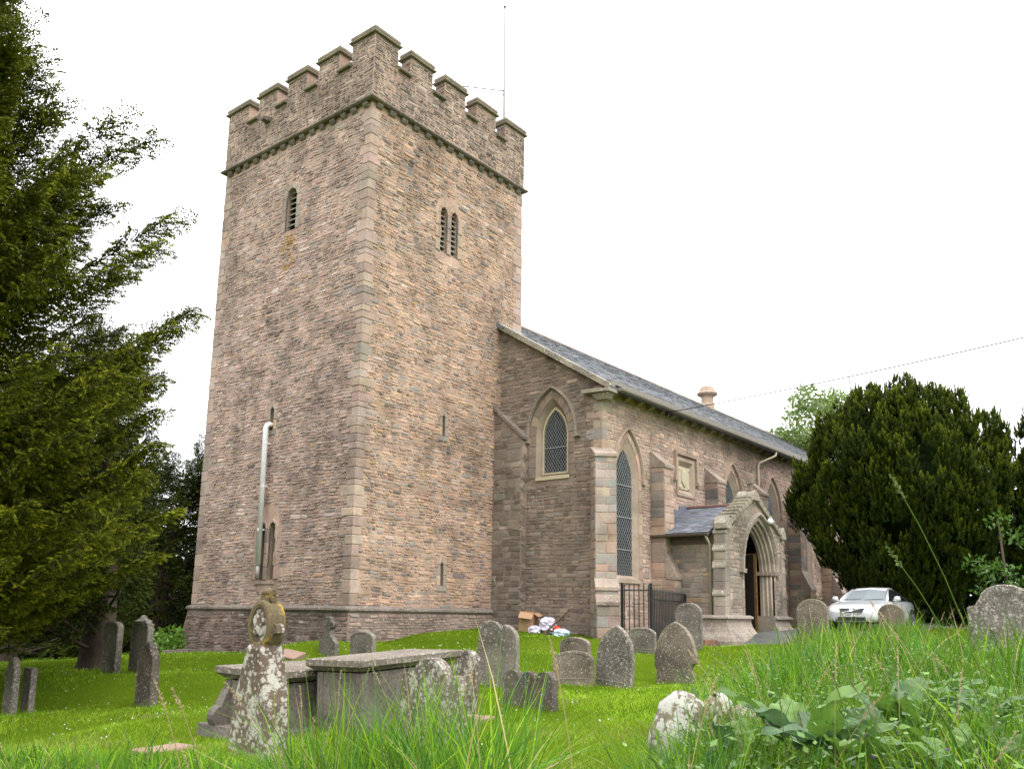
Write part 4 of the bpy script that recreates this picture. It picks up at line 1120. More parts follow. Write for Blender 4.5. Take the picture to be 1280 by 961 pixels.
# roof
mb = MB(); mb.cur = (.07, .078, .09); exo = .38
def prz(x): return PRZ-abs(x-PXC)*psl
for s_ in (-1, 1):
    xe_ = PXC+s_*(PXC-PX0+exo)
    mb.hexa([(xe_, PY+.42, prz(xe_)-.08), (PXC, PY+.42, PRZ-.08), (PXC, NYS, PRZ-.08), (xe_, NYS, prz(xe_)-.08), (xe_, PY+.42, prz(xe_)), (PXC, PY+.42, PRZ), (PXC, NYS, PRZ), (xe_, NYS, prz(xe_))])
pro = mb.build('roof', M_slate, porch)
xe_ = PX0-exo; lnp = math.hypot(PXC-xe_, PRZ-prz(xe_)); ax, az = (PXC-xe_)/lnp, (PRZ-prz(xe_))/lnp
slates('slates', pro, lambda u, s, n: (xe_+ax*s-az*n, NYS-u, prz(xe_)+az*s+ax*n), NYS-PY-.42, lnp, .16, .25, (.13, .14, .165), 510)
xe2 = PX1+exo
slates('slates', pro, lambda u, s, n: (xe2-ax*s+az*n, PY+.42+u, prz(xe_)+az*s+ax*n), NYS-PY-.42, lnp, .16, .25, (.13, .14, .165), 511)
mb = MB(); mb.tube([(PXC, NYS, PRZ+.02), (PXC, PY+.4, PRZ+.02)], .07, 8); mb.build('ridge_tile', plain('ridge_red', (.15, .085, .07), .8), pro)
mb = MB()
for k_ in range(7):                      # stepped lead flashing where the roof meets the nave wall
    xa = xe_+.2+k_*.34; mb.box(xa, NYS-.035, prz(xa)-.02, xa+.34, NYS-.028, prz(xa+.34)+.14)
mb.build('flashing', M_lead, pro)
mb = MB(); mb.rings([[(xe_-.06+.07*math.cos(a), y_, prz(xe_)-.05+.07*math.sin(a)) for a in np.linspace(PI, 2*PI, 6)]+[(xe_+.01, y_, prz(xe_)-.03), (xe_-.13, y_, prz(xe_)-.03)] for y_ in (PY+.40, NYS-.05)]); mb.build('gutter', M_timber, porch)
downpipe(porch, [(xe_-.05, PY+.5, prz(xe_)-.1), (PX0-.1, PY+.52, prz(xe_)-.35), (PX0-.1, PY+.52, -.8)], .04, M_creamp)
lamp = thing('security_lamp', (12.35, PY-.12, 3.15), 'small white lamp fixed on the porch gable', 'lamp')
mb = MB(); mb.lathe((12.35, PY-.22, 3.05), [(.02, -.03), (.09, 0), (.11, .08), (.06, .16), (.02, .18)], 10); mb.build('shade', plain('white_plastic', (.75, .75, .73), .4, var=.05), lamp, smooth=True)
mb = MB(); mb.box(12.32, PY-.2, 3.06, 12.5, PY+.01, 3.14); mb.box(12.46, PY-.16, 3.02, 12.6, PY-.02, 3.2); mb.build('bracket', M_iron, lamp)
# brick edging by the porch
for k_ in range(5):
    x = 7.95+k_*.225
    o = one('kerb_brick', block(lambda u, v, n=0: (u, -6.35-n, v), [(x, -1.1), (x+.215, -1.1), (x+.215, -.70), (x, -.70)], -.11, .0), stone_mat('red_brick', (.30, .16, .12), lichen=.2) if not bpy.data.materials.get('red_brick') else bpy.data.materials['red_brick'], porch)

# ------------------------------------------------------------------ gravestones
GA = -PI/2                              # fronts face west
def outline(kind, w_, h_):
    """front outline, local x right, z up, from bottom left clockwise"""
    a = w_/2; P = [(-a, -.5)]
    if kind == 'round':
        hs = h_-a*.75; P += [(-a, hs)]+[(-a*math.cos(t), hs+.75*a*math.sin(t)) for t in np.linspace(0, PI, 13)[1:-1]]+[(a, hs)]
    elif kind == 'low_round':
        hs = h_-a*.4; P += [(-a, hs)]+[(-a*math.cos(t), hs+.4*a*math.sin(t)) for t in np.linspace(0, PI, 11)[1:-1]]+[(a, hs)]
    elif kind == 'point':
        r_ = arch_rise(a, 1.7); hs = h_-r_; R = 1.7*a; am = math.atan2(r_, R-a)
        rt = [(-(R-a)+R*math.cos(t), hs+R*math.sin(t)) for t in np.linspace(0, am, 8)]
        P += [(-x, z) for x, z in rt]+rt[::-1][1:]
    elif kind == 'point_notch':
        r_ = arch_rise(a*.92, 1.5); hs = h_-r_; R = 1.5*a*.92; b = a*.92; am = math.atan2(r_, R-b)
        rt = [(-(R-b)+R*math.cos(t), hs+R*math.sin(t)) for t in np.linspace(.12, am, 7)]
        P += [(-a*.9, hs-.36), (-a, hs-.28), (-a, hs-.05)]+[(-x, z) for x, z in rt]+rt[::-1][1:]+[(a, hs-.03), (a*1.02, hs-.2), (a*.84, hs-.24), (a*.78, hs-.34), (a*.84, hs-.42), (a*.9, hs-.44)]
    elif kind == 'lobes':                # big middle lobe with two small shoulders
        c = a*.58; sh = a-c
        P += [(-a, h_*.66)]+[(-a+sh/2-sh/2*math.cos(t), h_*.70+sh*.55*math.sin(t)) for t in np.linspace(.2, PI*.9, 6)]
        P += [(-c*math.cos(t), h_*.72+(h_*.28)*math.sin(t)) for t in np.linspace(.15, PI-.15, 11)]
        P += [(a-sh/2-sh/2*math.cos(t), h_*.70+sh*.55*math.sin(t)) for t in np.linspace(PI*.1, PI-.2, 6)]+[(a, h_*.66)]
    elif kind == 'three':                # three near-equal lobes
        P += [(-a, h_*.72)]
        for k_, (cx_, rr_, hh) in enumerate(((-a*.66, a*.34, .26), (0, a*.31, .24), (a*.66, a*.34, .26))):
            P += [(cx_-rr_*math.cos(t), h_*.74+h_*hh*math.sin(t)) for t in np.linspace(.2, PI-.2, 7)]
        P += [(a, h_*.72)]
    elif kind == 'notch':                # round head with a broken crest
        hs = h_-a*.85
        P += [(-a, hs)]+[(-a*math.cos(t), hs+.8*a*math.sin(t)) for t in np.linspace(0, PI*.40, 7)[1:]]+[(-a*.14, h_-.03), (-.06*a, h_-.10), (.1*a, h_-.12), (.2*a, h_-.03)]
        P += [(-a*math.cos(t), hs+.8*a*math.sin(t)) for t in np.linspace(PI*.60, PI, 7)[:-1]]+[(a, hs)]
    elif kind == 'shoulder':
        hs = h_*.80; P += [(-a, hs), (-a*.8, hs+.02), (-a*.74, hs+.06)]+[(-a*.7*math.cos(t), hs+.06+(h_-hs-.06)*math.sin(t)) for t in np.linspace(.1, PI-.1, 9)]+[(a*.74, hs+.06), (a*.8, hs+.02), (a, hs)]
    else: P += [(-a, h_), (a, h_)]
    P += [(a, -.5)]
    return P
def slab_mesh(name, poly, th, mat, parent, seed, ch=.015, y0=0.0):
    r = np.random.default_rng(seed)
    poly = np.array(poly)+ (r.random((len(poly), 2))-.5)*.008
    c = poly.mean(0); d = np.linalg.norm(poly-c, axis=1, keepdims=True)
    ins = c+(poly-c)*(1-ch/np.maximum(d, .05))
    R = []
    for y, p in ((-th/2, ins), (-th/2+ch, poly), (th/2-ch, poly), (th/2, ins)):
        R.append([(x, y0+y, z) for x, z in p])
    mb = MB(); mb.rings(R); return mb.build(name, mat, parent, world=False)
SM = {}
def gmat(key, **kw):
    if key not in SM: SM[key] = stone_mat('gravestone_'+key, grain=.5, fine=26, **kw)
    return SM[key]
g_grey = dict(base=(.215, .19, .16), lichen=.30, lcol=(.34, .32, .27), lscale=9, stain=.6, moss=.2)
g_dark = dict(base=(.15, .125, .10), lichen=.22, lcol=(.32, .30, .25), lscale=10, stain=.6, moss=.25)
g_lich = dict(base=(.165, .13, .105), lichen=.64, lcol=(.37, .35, .30), lscale=8, stain=.4)
g_spot = dict(base=(.20, .175, .145), lichen=.58, lcol=(.36, .34, .29), lscale=14, stain=.5, moss=.2)
g_yel = dict(base=(.215, .175, .135), lichen=.30, lcol=(.35, .33, .26), lscale=10, stain=.5, yellow=.3, moss=.15)
for k_, d_ in dict(grey=g_grey, dark=g_dark, lichened=g_lich, spotted=g_spot, yellowed=g_yel).items(): gmat(k_, **d_)
GRP = 'gravestones in the churchyard grass'
seed_ = [900]
def stone_at(x, y, top, w_, kind, mat, label, th=.11, tilt=(0, 0), turn=0.0, name='gravestone', margin=True):
    """x, y on the ground; top = height of its crest above the datum"""
    z0 = gz1(x, y); h_ = top-z0; seed_[0] += 1
    e = thing(name, (x, y, z0), label, 'gravestone', GRP, rot=(tilt[0], tilt[1], GA+turn))
    P = outline(kind, w_, h_)
    slab_mesh('slab', P, th, SM[mat], e, seed_[0])
    if margin and kind in ('round', 'point', 'shoulder', 'low_round') and h_ > .5:
        # sunk inscription field left by a narrow raised margin
        P2 = [(a*.84, (b*.90 if b > 0 else .12)) for a, b in P]
        mb = MB(); n = len(P2)
        q1 = [(a, -th/2-.001, b) for a, b in P2]; A = [(a*.88, -th/2-.008, (b*.93 if b > 0 else .10)) for a, b in P]; 
        mb.add(A+q1, [(i, (i+1) % n, n+(i+1) % n, n+i) for i in range(n)]); mb.build('margin', SM[mat], e, world=False)
    return e
stone_at(-8.83, -11.54, -.544, .86, 'lobes', 'lichened', 'squat gravestone with one big round lobe between two small ones, blotched white with lichen', th=.13, tilt=(.03, .02))
stone_at(-6.4, -9.8, -.575, .42, 'round', 'lichened', 'small rounded gravestone half hidden behind the lobed lichen-blotched one', tilt=(-.05, .06))
stone_at(-1.70, -6.23, -.20, .55, 'round', 'spotted', 'lichen-pale gravestone tucked behind the tall dark one with a broken crest', tilt=(-.06, .05))
stone_at(-2.2, -7.07, -.24, .78, 'notch', 'grey', 'tall smooth grey gravestone with a broken notch in its crest', th=.12, tilt=(.02, 0))
stone_at(-5.46, -10.23, -.87, .92, 'three', 'dark', 'low dark gravestone with three equal rounded lobes', th=.14)
stone_at(-1.6, -8.32, -.74, .86, 'low_round', 'yellowed', 'brown flat-topped gravestone leaning in front of another', tilt=(-.09, -.05), turn=.1)
stone_at(-.9, -7.9, -.50, .70, 'low_round', 'yellowed', 'brown rounded gravestone showing over the leaning flat-topped one', tilt=(.03, 0))
stone_at(-1.0, -8.85, -.24, .80, 'point', 'spotted', 'pointed gravestone thickly speckled with pale lichen', tilt=(.03, .09), th=.12)
stone_at(.46, -9.40, -.17, .93, 'point_notch', 'yellowed', 'broad pointed gravestone with notched shoulders and a pale lichen streak', th=.12, margin=False)
stone_at(3.1, -7.09, -.33, .72, 'low_round', 'grey', 'small round-headed gravestone before the iron railings', tilt=(.04, .02))
stone_at(5.0, -7.35, .30, .72, 'round', 'grey', 'tall round-headed gravestone between the railings and the porch base', turn=.1)
stone_at(-1.2, -1.95, -.52, .80, 'low_round', 'grey', 'grey round-topped gravestone close to the corner of the tower', th=.13)
stone_at(-7.23, -3.07, -.66, .52, 'shoulder', 'dark', 'narrow dark gravestone standing alone on the slope left of the chest tombs', th=.15, tilt=(0, -.03))
stone_at(-5.96, .75, -.35, .62, 'low_round', 'grey', 'plain upright gravestone beside the ornamented one under the yew', th=.14)
orn = stone_at(-5.55, .30, -.28, .70, 'round', 'grey', 'gravestone topped by a worn carved ornament, under the yew', th=.14)
mb = MB(); mb.lathe((0, 0, gz1(0, 0)*0+1.08), [(.02, -.05), (.16, -.02), (.20, .03), (.1, .08), (.06, .14), (.0, .17)], 9); mb.box(-.33, -.08, 1.0, .33, .08, 1.06); mb.build('ornament', SM['grey'], orn, world=False)
stone_at(-8.72, -1.19, -.97, .34, 'shoulder', 'spotted', 'narrow pale-edged gravestone at the dark left edge of the churchyard', th=.12)
stone_at(-8.30, -.90, -1.17, .32, 'flat', 'spotted', 'low flat-topped gravestone just right of the narrow one at the left edge', th=.11)
stone_at(-9.1, -.55, -1.0, .40, 'flat', 'dark', 'dark gravestone cut by the left edge of the view', th=.12)
stone_at(6.9, -9.87, .44, .80, 'round', 'yellowed', 'round gravestone with orange lichen standing in tall grass before the car', th=.13)
stone_at(8.82, -11.27, .36, .66, 'round', 'yellowed', 'brown gravestone in tall grass beside the car door')
stone_at(-5.2, -16.28, .30, .72, 'shoulder', 'spotted', 'large weathered gravestone with small shoulder knobs at the right edge', th=.14, turn=.05)
# small worn cross by the tower corner
e = thing('gravestone', (-1.25, -.75, gz1(-1.25, -.75)), 'small worn cross-headed gravestone in front of the tower plinth', 'gravestone', GRP, rot=(0, 0, GA))
P = [(-.30, -.5), (-.30, .34), (-.22, .42), (-.11, .5), (-.11, .64), (-.2, .68), (-.2, .82), (-.1, .86), (-.06, .96), (.06, .96), (.1, .86), (.19, .80), (.17, .70), (.10, .66), (.11, .5), (.24, .40), (.32, .30), (.32, -.5)]
slab_mesh('slab', [(a, b+.02) for a, b in P], .14, SM['grey'], e, 77)

# wheel-head monument near the camera
e = thing('gravestone', (-10.50, -10.91, -1.43), 'tall lichen-blotched monument with a wheel head, nearest the camera', 'gravestone', GRP, rot=(0, .02, GA-.02))
M_mon = stone_mat('monument_stone', (.15, .11, .082), lichen=.68, lcol=(.38, .36, .31), lscale=6.5, stain=.4)
M_monh = stone_mat('monument_head', (.17, .13, .07), lichen=.12, lcol=(.38, .35, .28), lscale=9, stain=.4, yellow=.75, moss=.3)
Pb = [(-.30, -.4), (-.275, .50), (-.17, .82), (-.105, 1.02), (.105, 1.02), (.17, .82), (.275, .50), (.30, -.4)]
slab_mesh('body', Pb, .27, M_mon, e, 801, ch=.035)
mb = MB(); HC = 1.20; R_ = []
for t in np.arange(28)*2*PI/28:         # ring, oval, with a moulded rim
    c_, s_ = math.cos(t), math.sin(t)
    R_.append([(r_*.80*c_, y_*.8, HC+r_*1.08*s_) for r_, y_ in ((.145, -.07), (.155, -.115), (.185, -.125), (.21, -.115), (.222, -.07), (.212, -.02), (.222, .0), (.212, .02), (.222, .07), (.21, .115), (.155, .12), (.145, .07))])
mb.rings(R_, close=True); mb.build('wheel_rim', M_monh, e, smooth=False, world=False)
mb = MB(); mb.rings([[(.122*math.cos(t), y_, HC+.168*math.sin(t)) for t in np.arange(20)*PI/10] for y_ in (-.078, .078)]); dk = mb.build('disc', M_mon, e, world=False)
for a in range(4):                       # quatrefoil carved on the disc
    t = a*PI/2+PI/4; mb = MB()
    mb.rings([[(.05*math.cos(t)+r_*.8*math.cos(q_), y_, HC+.062*math.sin(t)+r_*.95*math.sin(q_)) for q_ in np.arange(12)*PI/6] for r_, y_ in ((.062, -.076), (.060, -.092), (.050, -.102))]); mb.build('foil', M_mon, dk, world=False)
for s_ in (-1, 1):
    mb = MB(); mb.hexa([(s_*.15, -.05, HC-.08), (s_*.225, -.045, HC-.06), (s_*.225, .045, HC-.06), (s_*.15, .05, HC-.08), (s_*.15, -.05, HC+.03), (s_*.215, -.045, HC+.01), (s_*.215, .045, HC+.01), (s_*.15, .05, HC+.03)]); mb.build('arm_boss', M_mon, e, world=False)
mb = MB()
for z_, r_ in ((1.455, .038), (1.505, .032)):
    mb.tube([(-.08, 0, z_), (.08, 0, z_)], r_, 10)
mb.box(-.06, -.05, 1.39, .06, .05, 1.48); mb.build('crest', M_monh, e, world=False)

# chest tombs
def chest(x, y, top, L, W_, ang, label, tilt, hgt, scroll=False):
    e = thing('chest_tomb', (x, y, top-hgt), label, 'tomb', None, rot=(tilt[0], tilt[1], ang))
    M1 = gmat('tomb_side', base=(.20, .175, .15), lichen=.15, lcol=(.36, .34, .3), stain=.55); M2 = gmat('tomb_slab', base=(.185, .155, .125), lichen=.48, lcol=(.34, .31, .26), lscale=10, stain=.4, moss=.3)
    mb = MB(); R = []
    for d, z_ in ((-.07, -.13), (-.05, -.11), (0, -.075), (.0, -.01), (-.012, 0)):
        R.append([(-d, -d, hgt+z_), (L+d, -d, hgt+z_), (L+d, W_+d, hgt+z_), (-d, W_+d, hgt+z_)])
    mb.rings(R); mb.build('ledger', M2, e, world=False)
    i_ = .09
    for nm, a in (('side_panel', (i_, i_, L-i_, i_+.09)), ('side_panel', (i_, W_-i_-.09, L-i_, W_-i_)), ('end_panel', (i_+.01, i_+.09, i_+.1, W_-i_-.09)), ('end_panel', (L-i_-.1, i_+.09, L-i_-.01, W_-i_-.09))):
        mb = MB(); mb.box(a[0], a[1], -.5, a[2], a[3], hgt-.15); mb.build(nm, M1, e, world=False)
    for cx_ in (i_-.01, L/2-.05, L-i_-.09):  # pilasters on the near long side
        mb = MB(); mb.box(cx_, i_-.02, -.5, cx_+.10, i_+.01, hgt-.16); mb.build('pilaster', M1, e, world=False)
    if scroll:
        for yy in (.1, W_-.2):
            P = [(.12, 0)]+[(-.02-.10*math.sin(t), .12+.12*math.cos(t)) for t in np.linspace(PI, 0, 8)]+[(.0, .30), (.06, hgt-.2), (.12, hgt-.17)]
            mb = MB(); mb.prism(P, lambda p, yy=yy: (p[0], yy, p[1]-.05), lambda p, yy=yy: (p[0], yy+.12, p[1]-.05)); mb.build('scroll_bracket', M1, e, world=False)
    mb = MB(); R = [[(a*1.0, b, -.02) for a, b in ((-.1, -.1), (L+.1, -.1), (L+.1, W_+.1), (-.1, W_+.1))], [(a, b, -.5) for a, b in ((-.1, -.1), (L+.1, -.1), (L+.1, W_+.1), (-.1, W_+.1))]]
    mb.rings(R); mb.build('base', M1, e, world=False)
    return e
chest(-9.64, -9.93, -.745, 1.7, 1.0, math.radians(5), 'lower brown chest tomb with a scrolled end, left of the larger grey one', (.03, -.01), .62, True)
chest(-9.09, -10.77, -.60, 1.78, .86, math.radians(5), 'large grey chest tomb with a tilted lichened ledger slab', (-.02, -.04), .79)
# ledger stones lying in the grass
def ledger(x, y, L, W_, ang, label, col, tilt=(0, 0), lift=.05):
    e = setp(bpy.data.objects.new('ledger_stone', None), None)
    mb = MB(); R = []
    for d, z_ in ((0, -.2), (0, lift-.015), (-.015, lift)):
        R.append([(-L/2-d, -W_/2-d, z_), (L/2+d, -W_/2-d, z_), (L/2+d, W_/2+d, z_), (-L/2-d, W_/2+d, z_)])
    mb.rings(R); o = mb.build('ledger_stone', col, None); o.location = (x, y, gz1(x, y)); o.rotation_euler = (tilt[0], tilt[1], ang)
    bpy.data.objects.remove(e); return setp(o, label, 'ledger', None)
M_red = stone_mat('red_slab', (.30, .20, .155), lichen=.15, stain=.4, moss=.2)
ledger(-10.75, -9.75, .55, .32, .1, 'reddish slab lying flat in grass left of the wheel-head monument', M_red, lift=.045)
ledger(-7.0, -10.35, .9, .45, .2, 'pinkish slab lying in the lawn behind the lobed gravestone', M_red, lift=.03)
ledger(-2.6, -1.0, .5, .55, .3, 'broken pinkish slab propped near the foot of the tower', M_red, tilt=(.15, -.25), lift=.12)
ledger(-1.2, 5.6, 1.3, .8, .5, 'dark broken slab lying under the yew by the tower', M_string, tilt=(-.08, .06), lift=.12)
ledger(.6, -12.6, .6, .5, .5, 'weathered kerb stone lying in the long grass', M_coping, lift=.18)
ledger(7.3, -11.2, 1.2, .6, .1, 'grey slab lying in long grass before the car', SM['grey'], lift=.3)

# whitish boulders in the long grass
def boulder(x, y, z, rx, ry, rz_, label, seed, mat):
    r = np.random.default_rng(seed); n, m = 20, 14; V = []; ph = r.random(12)*6
    for j in range(m+1):
        t = PI*j/m
        for i in range(n):
            p = 2*PI*i/n; d = np.array([math.sin(t)*math.cos(p), math.sin(t)*math.sin(p), math.cos(t)])
            k_ = 1+.10*math.sin(3*d[0]+ph[0])*math.sin(2.5*d[1]+ph[1])+.06*math.sin(6*d[2]+ph[2]+3*d[0])+.04*math.sin(9*d[1]+ph[3])+.03*(r.random()-.5)
            s = np.sign(d)*np.abs(d)**.8
            V.append((s[0]*rx*k_, s[1]*ry*k_, s[2]*rz_*k_))
    F = [(j*n+i, j*n+(i+1) % n, (j+1)*n+(i+1) % n, (j+1)*n+i) for j in range(m) for i in range(n)]
    o = link('boulder', mesh('boulder', V, F, smooth=True), mat, None); o.location = (x, y, z)
    return setp(o, label, 'boulder', 'pale boulders in the long grass')
M_boul = stone_mat('pale_boulder', (.19, .155, .12), lichen=.82, lcol=(.42, .41, .36), lscale=5, stain=.5, moss=.2, bumpd=.03)
M_boul2 = stone_mat('brown_boulder', (.26, .20, .155), lichen=.6, lcol=(.43, .40, .34), lscale=5, stain=.5, bumpd=.03)
boulder(-10.0, -15.04, -.97, .20, .22, .32, 'whitish rounded boulder, leftmost and largest of three in long grass', 5, M_boul)
boulder(-9.85, -15.24, -.82, .13, .10, .20, 'small pale boulder wedged between two larger ones', 6, M_boul)
boulder(-9.9, -15.45, -.97, .23, .20, .30, 'brown pale-topped boulder beside the broad dock leaves', 7, M_boul2)

# ------------------------------------------------------------------ railings
def bar(mb_name, parent, a, b, r_, spear=False):
    mb = MB(); mb.tube([a, b], r_, 6)
    if spear: mb.tube([b, (b[0], b[1], b[2]+.10)], [r_*1.5, .002], 6)
    return mb.build(mb_name, M_iron, parent)
def railing(name, A, B, n, zb, zt, label, group, spear=True, rails=(.12, -.22)):
    A, B = np.array(A), np.array(B)
    e = thing(name, (A[0], A[1], zb), label, 'railing' if name != 'iron_gate' else 'gate', group)
    for i in range(n):
        p = A+(B-A)*(i+.5)/n; bar('bar', e, (p[0], p[1], zb+.04), (p[0], p[1], zt), .017, spear)
    for z_ in (zb+rails[0], zt+rails[1]):
        mb = MB(); d = (B-A)/np.linalg.norm(B-A); nrm = np.array([-d[1], d[0]])*.018
        mb.hexa([(*(A-nrm), z_-.02), (*(B-nrm), z_-.02), (*(B+nrm), z_-.02), (*(A+nrm), z_-.02), (*(A-nrm), z_+.02), (*(B-nrm), z_+.02), (*(B+nrm), z_+.02), (*(A+nrm), z_+.02)]); mb.build('rail', M_iron, e)
    for p in (A, B):
        mb = MB(); mb.box(p[0]-.03, p[1]-.03, zb-.2, p[0]+.03, p[1]+.03, zt+.02); mb.build('post', M_iron, e)
    return e
g0, g1 = onp = (np.array([5.05, -5.45]), np.array([5.45, -6.0]))
railing('iron_gate', (5.02, -5.35), (5.48, -5.98), 6, -.78, .80, 'narrow black iron gate with a hooped top beside the corner buttress', None, spear=False, rails=(.15, -.16))
railing('iron_railing', (5.60, -5.95), (9.36, -4.98), 23, -.78, .62, 'black iron railing of spiked bars running to the porch wall', None)

# ------------------------------------------------------------------ rubbish by the wall
def crumple(name, c, rx, ry, rz_, mat, label, cat, seed, group=None):
    r = np.random.default_rng(seed); n, m = 16, 11; V = []
    for j in range(m+1):
        t = PI*j/m
        for i in range(n):
            p = 2*PI*i/n; k_ = 1+.45*(r.random()-.5)*(math.sin(t)**.5 if 0 < j < m else 0)
            V.append((rx*k_*math.sin(t)*math.cos(p), ry*k_*math.sin(t)*math.sin(p), rz_*k_*math.cos(t)))
    F = [(j*n+i, j*n+(i+1) % n, (j+1)*n+(i+1) % n, (j+1)*n+i) for j in range(m) for i in range(n)]
    o = link(name, mesh(name, V, F), mat, None); o.location = c; return setp(o, label, cat, group)
M_card = plain('cardboard', (.36, .22, .12), .8, var=.12); M_wbag = plain('white_bag', (.55, .53, .62), .35, var=.15); M_bbag = plain('blue_bag', (.42, .52, .60), .35, var=.2)
bx_ = thing('cardboard_box', (5.5, -1.75, -.53), 'open brown cardboard box tipped against the church wall', 'box', None, rot=(.12, -.08, .35))
mb = MB()
for a in ((-.2, -.17, 0, .2, -.165, .42), (-.2, .165, 0, .2, .17, .42), (-.2, -.165, 0, -.195, .165, .42), (.195, -.165, 0, .2, .165, .42), (-.2, -.17, -.01, .2, .17, 0)): mb.box(*a)
mb.build('carton', M_card, bx_, world=False); bx_.scale = (1.25, 1.25, 1.3)
for s_, yy in ((-1, -.17), (1, .17)):
    mb = MB(); mb.hexa([(-.2, yy, .42), (.2, yy, .42), (.2, yy+s_*.003, .425), (-.2, yy+s_*.003, .425), (-.2, yy+s_*.12, .36), (.2, yy+s_*.12, .36), (.2, yy+s_*.12, .366), (-.2, yy+s_*.12, .366)]); mb.build('flap', M_card, bx_, world=False)
mb = MB(); mb.hexa([(-.2, -.17, .42), (-.2, .17, .42), (-.2, .17, .43), (-.2, -.17, .43), (-.34, -.17, .30), (-.34, .17, .30), (-.34, .17, .31), (-.34, -.17, .31)]); mb.build('flap', M_card, bx_, world=False)
crumple('rubbish_bag', (5.62, -2.42, -.38), .24, .27, .25, M_wbag, 'crumpled whitish plastic bag leaning on the church wall', 'bag', 3, 'rubbish left by the church wall')
crumple('rubbish_bag', (5.25, -2.2, -.52), .17, .19, .14, M_wbag, 'small whitish plastic bag in front of the larger white bag', 'bag', 4, 'rubbish left by the church wall')
crumple('rubbish_bag', (5.0, -3.35, -.58), .26, .24, .14, M_bbag, 'pale blue plastic bag lying in front of the buttress', 'bag', 5, 'rubbish left by the church wall')
crumple('red_wrapper', (5.22, -3.05, -.48), .14, .12, .12, plain('red_plastic', (.5, .045, .02), .4), 'crumpled bright red wrapper among the rubbish', 'wrapper', 8)
crumple('paper_scrap', (5.35, -1.5, -.60), .16, .13, .06, plain('paper', (.62, .60, .55), .7), 'white paper scrap on the grass under the cardboard box', 'paper', 9)
o = MB(); o.box(-.6, -.14, -.02, .6, .14, .02); pl = o.build('plank', plain('brown_plank', (.20, .125, .08), .7, var=.3), None); pl.location = (5.25, -3.0, -.25); pl.rotation_euler = (0, math.radians(48), math.radians(-80)); pl.rotation_euler = (.2, math.radians(-42), math.radians(-78))
setp(pl, 'brown plank leaning across the rubbish bags to the buttress', 'plank')

# ------------------------------------------------------------------ parked car
CARX, CARY, CARZ = 13.25, -8.85, -.36
car = thing('parked_car', (CARX+2.2, CARY, CARZ), 'silver convertible car parked by the porch, facing the camera', 'car', None, rot=(0, 0, PI))
def paint():
    m, t, b = nmat('silver_paint'); b.inputs['Base Color'].default_value = (.62, .63, .65, 1); b.inputs['Metallic'].default_value = .35
    b.inputs['Roughness'].default_value = .32; b.inputs['Coat Weight'].default_value = .8; b.inputs['Coat Roughness'].default_value = .05; return m
M_paint = paint(); M_cglass = plain('car_glass', (.30, .34, .36), .06, spec=1.0, var=.05, coat=1.0)
M_black = plain('black_plastic', (.015, .015, .016), .5); M_tyre = plain('tyre_rubber', (.02, .02, .02), .85); M_rim = plain('alloy', (.45, .46, .47), .3, metal=.8)
M_chrome = plain('chrome', (.7, .7, .72), .12, metal=1.0, var=.02)
# local frame: +x forward, y left, z up; length 4.58, width 1.84
def lerp(a, b, t): return a+(b-a)*t
def lib(tab, x):
    xs = [t[0] for t in tab]; return np.array([np.interp(x, xs, [t[k] for t in tab]) for k in range(1, len(tab[0]))])
# station: x, half width, sill z, belt z, top z (bonnet / boot), shoulder half width at the top
ST = [(-2.28, .66, .42, .80, .86, .55), (-2.18, .78, .32, .86, .95, .66), (-1.7, .89, .22, .90, 1.0, .74), (-1.0, .92, .19, .90, .98, .76), (0, .92, .18, .88, .94, .76), (.75, .92, .18, .87, .95, .77),
      (1.1, .92, .19, .86, .955, .74), (1.6, .90, .20, .80, .88, .70), (1.95, .86, .21, .72, .80, .66), (2.14, .80, .22, .64, .715, .60), (2.25, .70, .25, .58, .62, .52), (2.29, .60, .32, .50, .54, .46)]
xs_ = np.concatenate([np.linspace(-2.28, 1.9, 30), np.linspace(1.95, 2.29, 9)])
R = []
for x in xs_:
    hw_, zs_, zb_, zt_, ht = lib(ST, x)
    half = [(0, zs_), (hw_*.86, zs_), (hw_*.97, zs_+.06), (hw_*1.0, lerp(zs_, zb_, .5)), (hw_*.985, zb_-.04), (hw_*.94, zb_+.015), (ht, lerp(zb_, zt_, .75)), (ht*.6, zt_-.004), (0, zt_)]
    R.append([(x, y, z) for y, z in half]+[(x, -y, z) for y, z in half[-2:0:-1]])
mb = MB(); mb.rings(R); body = mb.build('body', M_paint, car, smooth=True, world=False)
md = body.modifiers.new('s', 'SUBSURF'); md.levels = 1; md.render_levels = 1
